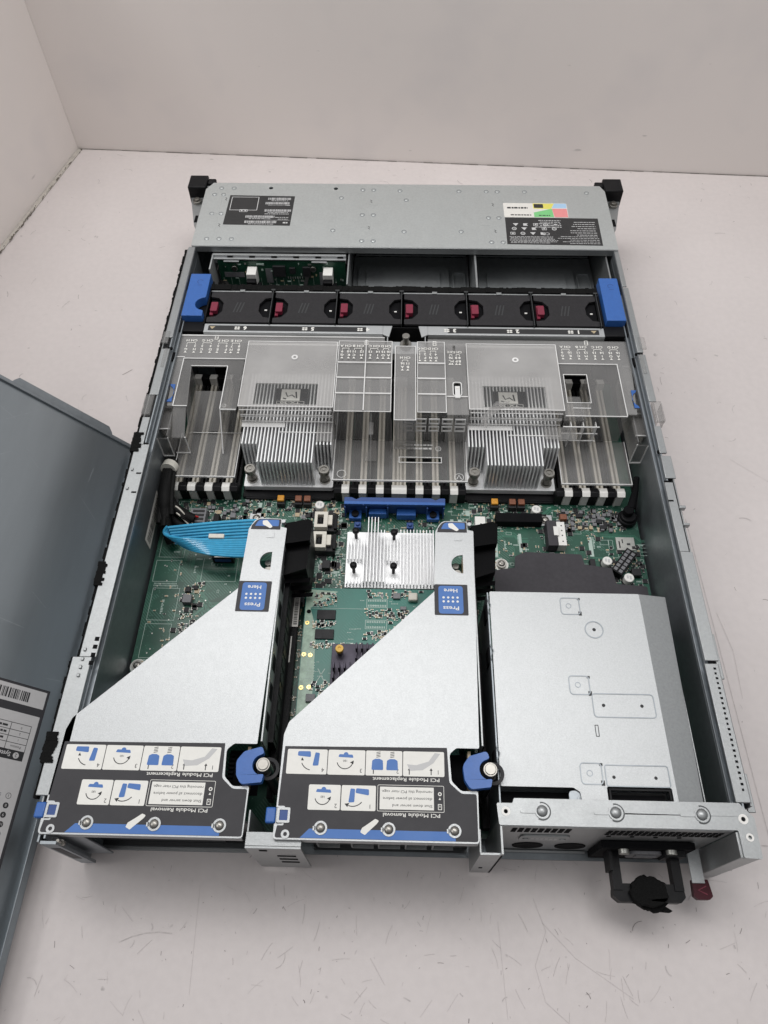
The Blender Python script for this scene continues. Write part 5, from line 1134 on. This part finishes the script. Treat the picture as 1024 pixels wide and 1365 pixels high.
for (a, b, c, d_) in ((-2.65, -.95, 19.0, 19.8), (-2.7, -.95, 17.1, 17.9)):
    p.rect(a, b, c, c+.04, 2.86); p.rect(a, b, d_-.04, d_, 2.86); p.rect(a, a+.04, c+.04, d_-.04, 2.86); p.rect(b-.04, b, c+.04, d_-.04, 2.86)
    for i in range(11): p.rect(a+.12+i*.14, a+.2+i*.14, c+.08, c+.26, 2.861); p.rect(a+.12+i*.14, a+.2+i*.14, d_-.26, d_-.08, 2.861)
p.rect(-7.5, -2.7, 18.85, 18.88, 2.859)
for a in (40, 140): p.strip([(-5.95-.35*math.cos(R(a)), 13.2-.5), (-5.95+.35*math.cos(R(a)), 13.2+.5)], .07, 2.861)
for i in range(60):
    x, y = rnd.uniform(-7.4, 2), rnd.uniform(11, 20.4)
    for q in range(rnd.randint(2, 5)): p.rect(x+q*.12, x+q*.12+.07, y, y+.07, 2.8612+.0001*(i % 9))
for i in range(8):
    for j in range(5): p.rect(-7.1+j*.14, -7.04+j*.14, 12.6+i*.22, 12.7+i*.22, 2.862)
for i in range(4): p.rect(-2.0+i*.2, -1.86+i*.2, 20.0, 20.2, 2.861)
p.build('board_marking', 'silk', e0, smooth=0)
p = MB()
for x, y in ((-7.35, 17.55), (-7.4, 14.85), (-7.4, 12.15), (-6.9, 14.8), (-6.8, 12.2)): p.ring(x, y, 2.86, 2.89, .07, .17, 14)
p.build('plated_hole', 'gold', e0); p = MB(); p.cyl(-7.3, 18.55, 2.86, 2.87, .18, 14); p.build('mounting_hole', 'matte_black', e0)
comp = MB(); cluster2 = lambda a, b, c, d_, n: [smd(rnd.uniform(a, b), rnd.uniform(c, d_), rnd.choice([0, 0, 1, 2]), rnd.random() < .5, 2.86) for _ in range(n)]
cluster2(-6.9, -5.0, 17.2, 17.7, 26); cluster2(-6.9, -5, 15.4, 15.9, 26); cluster2(-6.9, -5, 19, 20.2, 34); cluster2(-2.7, -.9, 16.2, 17.0, 30); cluster2(-2.7, .8, 18.0, 18.9, 60); cluster2(-2.6, 2, 19.9, 20.5, 30); cluster2(-6.8, -5, 11.4, 12.6, 26); cluster2(-4.5, -2.8, 15.2, 15.8, 12); cluster2(-.8, .3, 17, 18.6, 18)
comp.build('small_component', ['tan', 'chip', 'chip', 'chip_grey', 'solder'], ec, smooth=0)['kind'] = 'stuff'
p = MB(); p.box(-5.2, 0, 9, 15.7, 2.86, 3.1)
for i in range(12):
    for j in range(8):
        x = -5.0+i*.42; y = 9.3+j*.8
        if i < 4 and j > 5: continue
        p.box(x, x+.13, y, y+.5, 3.1, 4.1)
p.build('black_heatsink', 'hs_dark', ec, bevel=.02)
c = MB().cyl(-4.55, 14.9, 3.1, 3.8, .24, 14).build('spring_pin', 'nickel', ec); MB().cyl(-4.55, 14.9, 3.8, 4.05, .32, 18).ring(-4.55, 14.9, 4.05, 4.12, .12, .3).build('yellow_cap', 'yellow', c, bevel=.04)

sh = thing('heatsink', 'small bright aluminium finned heatsink with four black push pins behind the blue bracket', 'heatsink', (-1, 23.8, 1.6))
MB().box(-4.6, 3.0, 21.1, 26.6, 1.9, 2.25).build('base_plate', 'alu', sh, bevel=.04)
p = MB()
for i in range(27):
    x = -4.4+i*.28
    if i < 5: rng = [(21.15, 21.75), (23.5, 25.4)]
    elif i < 10: rng = [(21.15, 27.5)] if i > 5 else [(21.15, 25.4)]
    elif i < 16: rng = [(21.15, 21.75), (23.4, 25.4)] if i > 11 else [(21.15, 26.2)]
    else: rng = [(21.15, 26.5)]
    for a, b in rng: p.box(x-.035, x+.035, a, b, 2.25, 3.3 if 5 <= i < 12 else 2.9)
p.build('cooling_fins', 'alu', sh)
for x, y in ((-3.8, 26.0), (-.5, 25.9), (-3.85, 22.6), (-.5, 22.6)):
    c = MB().cyl(x, y, 2.25, 3.3, .14, 12).build('push_pin', 'black', sh); MB().cyl(x, y, 3.3, 3.5, .3, 20).dome(x, y, 3.5, .28, .12, 16, 3).build('pin_head', 'black', c)
bb = thing('blue_bracket', 'blue plastic holder standing across the motherboard between the memory slots and small heatsink', 'bracket', (-.5, 28.9, ZB))
p = MB(); p.prism(fillet([(-4.95, 28.75), (3.95, 28.75), (3.95, 29.5), (3.5, 29.5), (3.1, 29.28), (2.7, 29.5), (-3.5, 29.5), (-3.9, 29.28), (-4.3, 29.5), (-4.95, 29.5)], .08), 3.15, 3.4)
p.box(-4.95, 3.95, 29.1, 29.3, 1.5, 3.15); p.box(-1.15, -1.05, 28.7, 28.76, 3.0, 3.42); p.box(-3.3, -3.2, 28.7, 28.76, 3.0, 3.42)
for x in (-4.9, -3.0, -1.1, 2.4, 3.85): p.box(x-.06, x+.06, 28.6, 29.1, 1.5, 3.1)
p.build('holder_frame', 'blue_dark', bb, bevel=.05)
p = MB()
for x in (-4.0, 2.95): p.box(x-.55, x+.55, 28.2, 29.1, 1.5, 2.0)
p.box(-2.8, -1.2, 28.5, 29.08, 1.5, 2.3); p.box(-.3, 1.4, 28.4, 29.08, 1.5, 2.3); p.prism(fillet([(-4.95, 28.78), (3.95, 28.78), (3.95, 29.45), (-4.95, 29.45)], .08), 3.4, 3.42) if False else None
p.build('front_block', 'blue', bb, bevel=.06)
p = MB(); p.box(-4.93, 3.93, 28.76, 29.05, 3.402, 3.45); p.build('top_rail', 'blue', bb, bevel=.04)
for x in (-4.0, 2.95): MB().cyl(x, 28.6, 2.0, 2.25, .33, 18).build('screw', 'black', bb, bevel=.04)
for x in (-3.75, .9): MB().box(x-.3, x+.3, 27.3, 27.9, ZB, 1.9).cyl(x, 27.6, 1.9, 2.1, .18, 12).build('locating_peg', 'blue_dark', bb, bevel=.04)

# ------------------------------------------------------------------ black insulating sheet
p = MB(); p.prism(fillet([(8.0, 17), (8.0, 23.0), (9.8, 23.3), (9.9, 24.4), (10.8, 24.85), (15.6, 24.7), (15.75, 23.7), (18.0, 23.4), (18.2, 21.9), (20.7, 21.7), (20.7, 17)], .15), 2.2, 2.26)
tag(p.build('insulator_sheet', 'black_sheet', bevel=.01), 'flat dark grey plastic sheet with stepped edge sticking out under the power supply cover', 'plastic sheet')

# ------------------------------------------------------------------ power supply housing and power supply
pc = thing('power_supply_cover', 'plain pale steel cover plate with pressed pads over the right rear power supply bays', 'metal cover', (13, 10, 1.2))
def pp(m_, name, mm, parent=pc, **k): return m_.build(name, mm, parent, **k)
ZP = 7.9
p = MB(); hol = [[(13.6, 2.9), (17.45, 2.9), (17.45, 4.0), (13.6, 4.0)]]
p.prism(fillet([(6.65, 4.05), (11.3, 4.05), (11.7, 3.8), (11.9, 2.2), (13.45, 2.2), (13.45, 4.15), (17.6, 4.15), (17.6, 2.2), (17.9, 2.2), (17.8, 18.05), (6.7, 18.05)], .12), ZP-.1, ZP)
top = pp(p, 'cover_plate', 'steel_plate', bevel=.04)
p = MB(); p.hexa([(17.8, 2.2, ZP-.1), (19.6, 2.2, ZP-.5), (19.9, 18.05, ZP-.5), (17.8, 18.05, ZP-.1)], [(17.8, 2.2, ZP), (19.6, 2.2, ZP-.4), (19.9, 18.05, ZP-.4), (17.8, 18.05, ZP)])
p.box(19.7, 19.8, 2.2, 18.0, 1.5, ZP-.45); pp(p, 'sloped_side', 'steel', bevel=.03)
p = MB(); p.box(6.5, 6.62, 2.0, 18.0, 1.5, ZP-.05); p.m = 1
for y in (16.0, 12.6, 5.3): p.box(6.4, 6.5, y, y+1.2, 6.2, 7.4)
pp(p, 'side_panel', ['steel_dark', 'matte_black'], bevel=.02)
p = MB()
for y in (16.2, 12.6, 5.4): p.tube([(6.58, y, 7.95), (6.5, y+.2, 8.0), (6.72, y+.7, 8.0), (6.48, y+1.2, 7.95)], .04, 6)
p.m = 1; p.box(6.72, 11.5, 2.4, 4.0, 6.6, 6.7); p.box(6.72, 11.6, 2.4, 3.9, 6.2, 6.59); p.m = 0; p.prism(rrect(11.0, 12.5, 2.6, 3.9, .3), 7.6, 7.75); p.ring(11.75, 3.35, 7.75, 7.8, .12, .26)
pp(p, 'mounting_tab', ['steel_dark', 'matte_black'], bevel=.03)
p = MB(); w_ = .07
for x, y in ((11.85, 16.25), (11.8, 10.2), (11.85, 4.25)):
    p.outline(x, x+1.45, y, y+1.4, w_, ZP-.005, ZP+.035, .3); p.ring(x+.62, y+.72, ZP-.004, ZP+.02, .15, .21)
p.ring(14.1, 15.1, ZP-.005, ZP+.035, .6, .68, 32)
p.outline(13.25, 18.45-.95, 8.65, 10.35, w_, ZP-.005, ZP+.035, .3)
p.outline(13.45, 17.6, 4.15, 5.55, w_, ZP-.005, ZP+.035, .2)
pp(p, 'pressed_pad', 'steel_dark', top)
p = MB()
for x, y, r_ in ((14.1, 15.1, .13), (14.0, 9.5, .12), (16.6, 9.5, .12), (14.0, 4.75, .11), (16.7, 4.75, .11)): p.cyl(x, y, ZP+.001, ZP+.008, r_, 14)
for x, y in ((13.25, 16.25), (13.2, 10.2), (13.25, 4.25)): p.rect(x-.02, x+.06, y+.05, y+1.35, ZP+.006); p.rect(x-.12, x+.12, y-.05, y+.28, ZP+.007); p.rect(x-.1, x+.12, y+1.2, y+1.38, ZP+.0075)
p.outline(13.2, 13.45, 7.35, 8.15, .05, ZP, ZP+.01, .05)
pp(p, 'punched_hole', 'ink', top, smooth=0)
p = MB(); p.box(13.62, 17.4, 2.3, 3.98, 6.9, 7.2); p.m = 1; p.box(13.7, 17.3, 2.4, 3.8, 7.2, 7.22); p.m = 0; p.outline(13.55, 17.5, 2.2, 4.05, .12, ZP-.1, ZP+.03, .05)
pp(p, 'window_frame', ['black', 'matte_black'], bevel=.03)

psu = thing('power_supply', 'black faced power supply in the right rear bay with a big loop handle', 'power supply', (16.5, 8, 1.2))
MB().box(13.5, 19.4, 1.7, 17.5, 1.2, 5.4).build('supply_body', 'steel_dark', psu, bevel=.04)
p = MB(); p.box(13.4, 19.5, 1.0, 1.45, .9, 5.0); p.build('rear_face', 'matte_black', psu, bevel=.05)
p = MB(); p.prism(rrect(15.4, 17.6, 2.6, 4.2, .4), .8, 1.0, ax='y'); p.box(15.9, 17.2, .72, .8, 3.0, 3.8); p.m = 1; p.cyl(14.9, 4.6, .7, 1.0, .35, 14, ax='y'); p.cyl(18.0, 4.6, .7, 1.0, .35, 14, ax='y')
p.build('power_inlet', ['chip_grey', 'solder'], psu, bevel=.04)
p = MB()
p.box(14.15, 14.75, -1.3, 1.0, 3.0, 3.8); p.box(18.1, 18.7, -1.3, 1.0, 3.0, 3.8)
p.prism(fillet([(14.15, -1.2), (14.75, -.9), (18.1, -.9), (18.7, -1.2), (18.75, -1.65), (18.4, -1.98), (14.5, -1.98), (14.1, -1.65)], .12), 2.9, 3.7)
p.box(14.0, 14.2, -.2, 1.2, 2.8, 4.2); p.box(17.6, 18.9, .6, 1.2, 3.0, 4.6)
p.build('loop_handle', 'black', psu, bevel=.12, seg=3)
p = MB(); p.box(19.6, 20.45, -.7, 1.4, 2.86, 2.96); p.build('lever_shank', 'steel_plate', psu, bevel=.03)
tb = MB().prism(fillet([(19.65, -.45), (20.7, -.45), (20.85, -1.45), (20.6, -1.65), (19.85, -1.65), (19.6, -1.45)], .12), 2.4, 2.85).build('release_lever', 'maroon', psu, bevel=.07)
MB().strip([(20.5, -.85), (19.95, -1.1), (20.5, -1.35)], .07, 2.856).build('moulded_arrow', 'red', tb, smooth=0)
# black strap hanging from the handle
bm_ = MB(); rr = random.Random(3)
for layer, (r0_, z0) in enumerate(((1.05, 3.7), (1.15, 3.2), (.95, 2.6))):
    pts = [(16.35+.12*layer+r0_*1.15*math.cos(a_)*rr.uniform(.86, 1.1), -1.4-.06*layer+r0_*.9*math.sin(a_)*rr.uniform(.85, 1.12)) for a_ in [i*2*math.pi/26 for i in range(26)]]
    bm_.prism(pts, z0, z0+.42)
bm_.prism([(15.9, -2.0), (17.2, -2.0), (17.9, -2.4), (17.7, -2.5), (16.7, -2.45)], 3.0, 3.35)
tag(bm_.build('fabric_strap', 'foam', bevel=.1), 'fuzzy black fabric strap bunched round the power supply loop handle', 'strap')
blk = thing('bay_blank', 'blanking insert with two finger holes in the left power supply bay', 'bay blank', (10, 6, .6))
MB().box(6.8, 13.2, 1.7, 8, .6, 4.6).build('insert_body', 'steel_dark', blk, bevel=.04); MB().box(6.7, 13.3, 1.3, 1.45, .45, .75).build('bottom_lip', 'steel', blk, bevel=.03)

# ------------------------------------------------------------------ cables
p = MB()
def bez(a, b, c, d, n=18):
    a, b, c, d = map(Vector, (a, b, c, d)); return [tuple(a*(1-t)**3+b*3*t*(1-t)**2+c*3*t*t*(1-t)+d*t**3) for t in [i/n for i in range(n+1)]]
for i in range(7):
    f_ = i/6; zt = 5.0-.35*abs(f_-.5)
    up = bez((-11.4, 26.1-f_*1.35, 4.7-f_*.9), (-14.5, 26.0-f_*1.3, 4.6-f_*.9), (-17, 25.65-f_*1.15, 4.6-f_*1.2), (-19.6+f_*.5, 25.3-f_*.9, 4.5-f_*1.0))
    p.tube(up, .135, 8)
for i in range(8):
    f_ = i/7
    lo = bez((-19.7+f_*.35, 25.4-f_*.3, 4.5-f_*1.2), (-20.7+f_*1.9, 24.8-f_*.5, 3.7-f_*.6), (-19.0+f_*1.2, 24.45-f_*.75, 4.2-f_*.6), (-16.2+f_*.4, 24.2-f_*1.1, 4.4-f_*.4))
    p.tube(lo+bez(lo[-1], (-14.5, 24.15-f_*1.25, 4.45-f_*.4), (-13, 24.2-f_*1.35, 4.5-f_*.4), (-11.4, 24.3-f_*1.35, 4.5-f_*.4))[1:], .135, 8)
rb = thing('ribbon_cable', 'bright blue flat data cable folded back on itself left of the riser cage', 'cable', (-15, 24.5, 3.5))
p.build('cable_strand', 'cable_blue', rb); MB().box(-16.0, -14.7, 24.25, 24.65, 4.5, 4.75).build('cable_tag', 'sticker_tape', rb, bevel=.04)
bc = thing('power_cable', 'thick black sleeved power cable running down the left wall into a socket', 'cable', (-20.5, 30, 2))
p = MB()
p.tube(bez((-20.7, 36, 3.0), (-20.9, 33, 3.6), (-20.9, 30, 4.2), (-20.6, 28.0, 3.8))+bez((-20.6, 28.0, 3.8), (-20.5, 26.8, 3.5), (-20.3, 26.0, 2.8), (-19.9, 25.4, 2.0))[1:], [.62]*19+[.5]*18, 14)
for q in range(5):
    a_ = q*1.2; p.tube(bez((-20.7+.4*math.cos(a_), 36, 3.2), (-20.9+.45*math.cos(a_), 33, 3.9+.35*math.sin(a_)), (-20.85+.5*math.cos(a_), 30, 4.4+.35*math.sin(a_)), (-20.4+.5*math.cos(a_), 27.2-.3*q, 3.6)), .24, 8)
p.tube(bez((-20.7, 29.5, 3.4), (-20.3, 28.4, 3.4), (-19.6, 27.8, 3.0), (-18.3, 27.5, 2.4)), .5, 12); p.tube(bez((-20.6, 28.5, 2.8), (-20.2, 27.2, 2.6), (-19.6, 26.9, 2.2), (-18.4, 27.0, 2.0)), .4, 12)
p.build('cable_sleeve', 'cable_black', bc)
p = MB()
for i in range(5): p.tube(bez((-19.9+i*.12, 28.3-i*.16, 3.4-i*.12), (-19.2, 28.0-i*.2, 3.5), (-18.8, 27.8-i*.16, 2.9), (-18.2, 27.9-i*.25, 2.35)), .09, 6)
p.build('black_wire', 'cable_black', bc); p = MB(); p.tube(bez((-19.7, 28.1, 3.6), (-19.2, 27.9, 3.5), (-18.8, 27.4, 3.0), (-18.3, 27.1, 2.4)), .08, 6); p.tube(bez((-19.6, 27.6, 3.3), (-19.1, 27.3, 3.2), (-18.8, 27.0, 2.8), (-18.3, 26.7, 2.3)), .07, 6); p.build('white_wire', 'ivory', bc)
p = MB(); p.tube(bez((-18.7, 27.9, 2.7), (-18.4, 27.95, 2.8), (-18.2, 27.7, 2.6), (-17.9, 27.8, 2.4)), .08, 6); p.build('red_wire', 'red_wire', bc)
MB().tube([(-20.75, 32.3, 3.95), (-20.85, 31.6, 4.15)], .72, 14).build('tape_wrap', 'sticker_tape', bc)
# black pull strap on the right
kb = thing('cable_grommet', 'round black rubber grommet with a strap at the right wall by the memory slots', 'grommet', (20.4, 29, ZB))
MB().cyl(20.3, 28.8, ZB, 2.0, .85, 26).cyl(20.3, 28.8, 2.0, 2.3, .7, 24).build('grommet_body', 'black', kb, bevel=.1)
MB().tube([(20.5, 29.3, 2.6), (20.9, 30.6, 3.2), (21.1, 31.9, 3.8)], [.4, .3, .25], 10).cyl(20.2, 29.0, 2.3, 2.9, .45, 14).build('strap', 'matte_black', kb, bevel=.05)
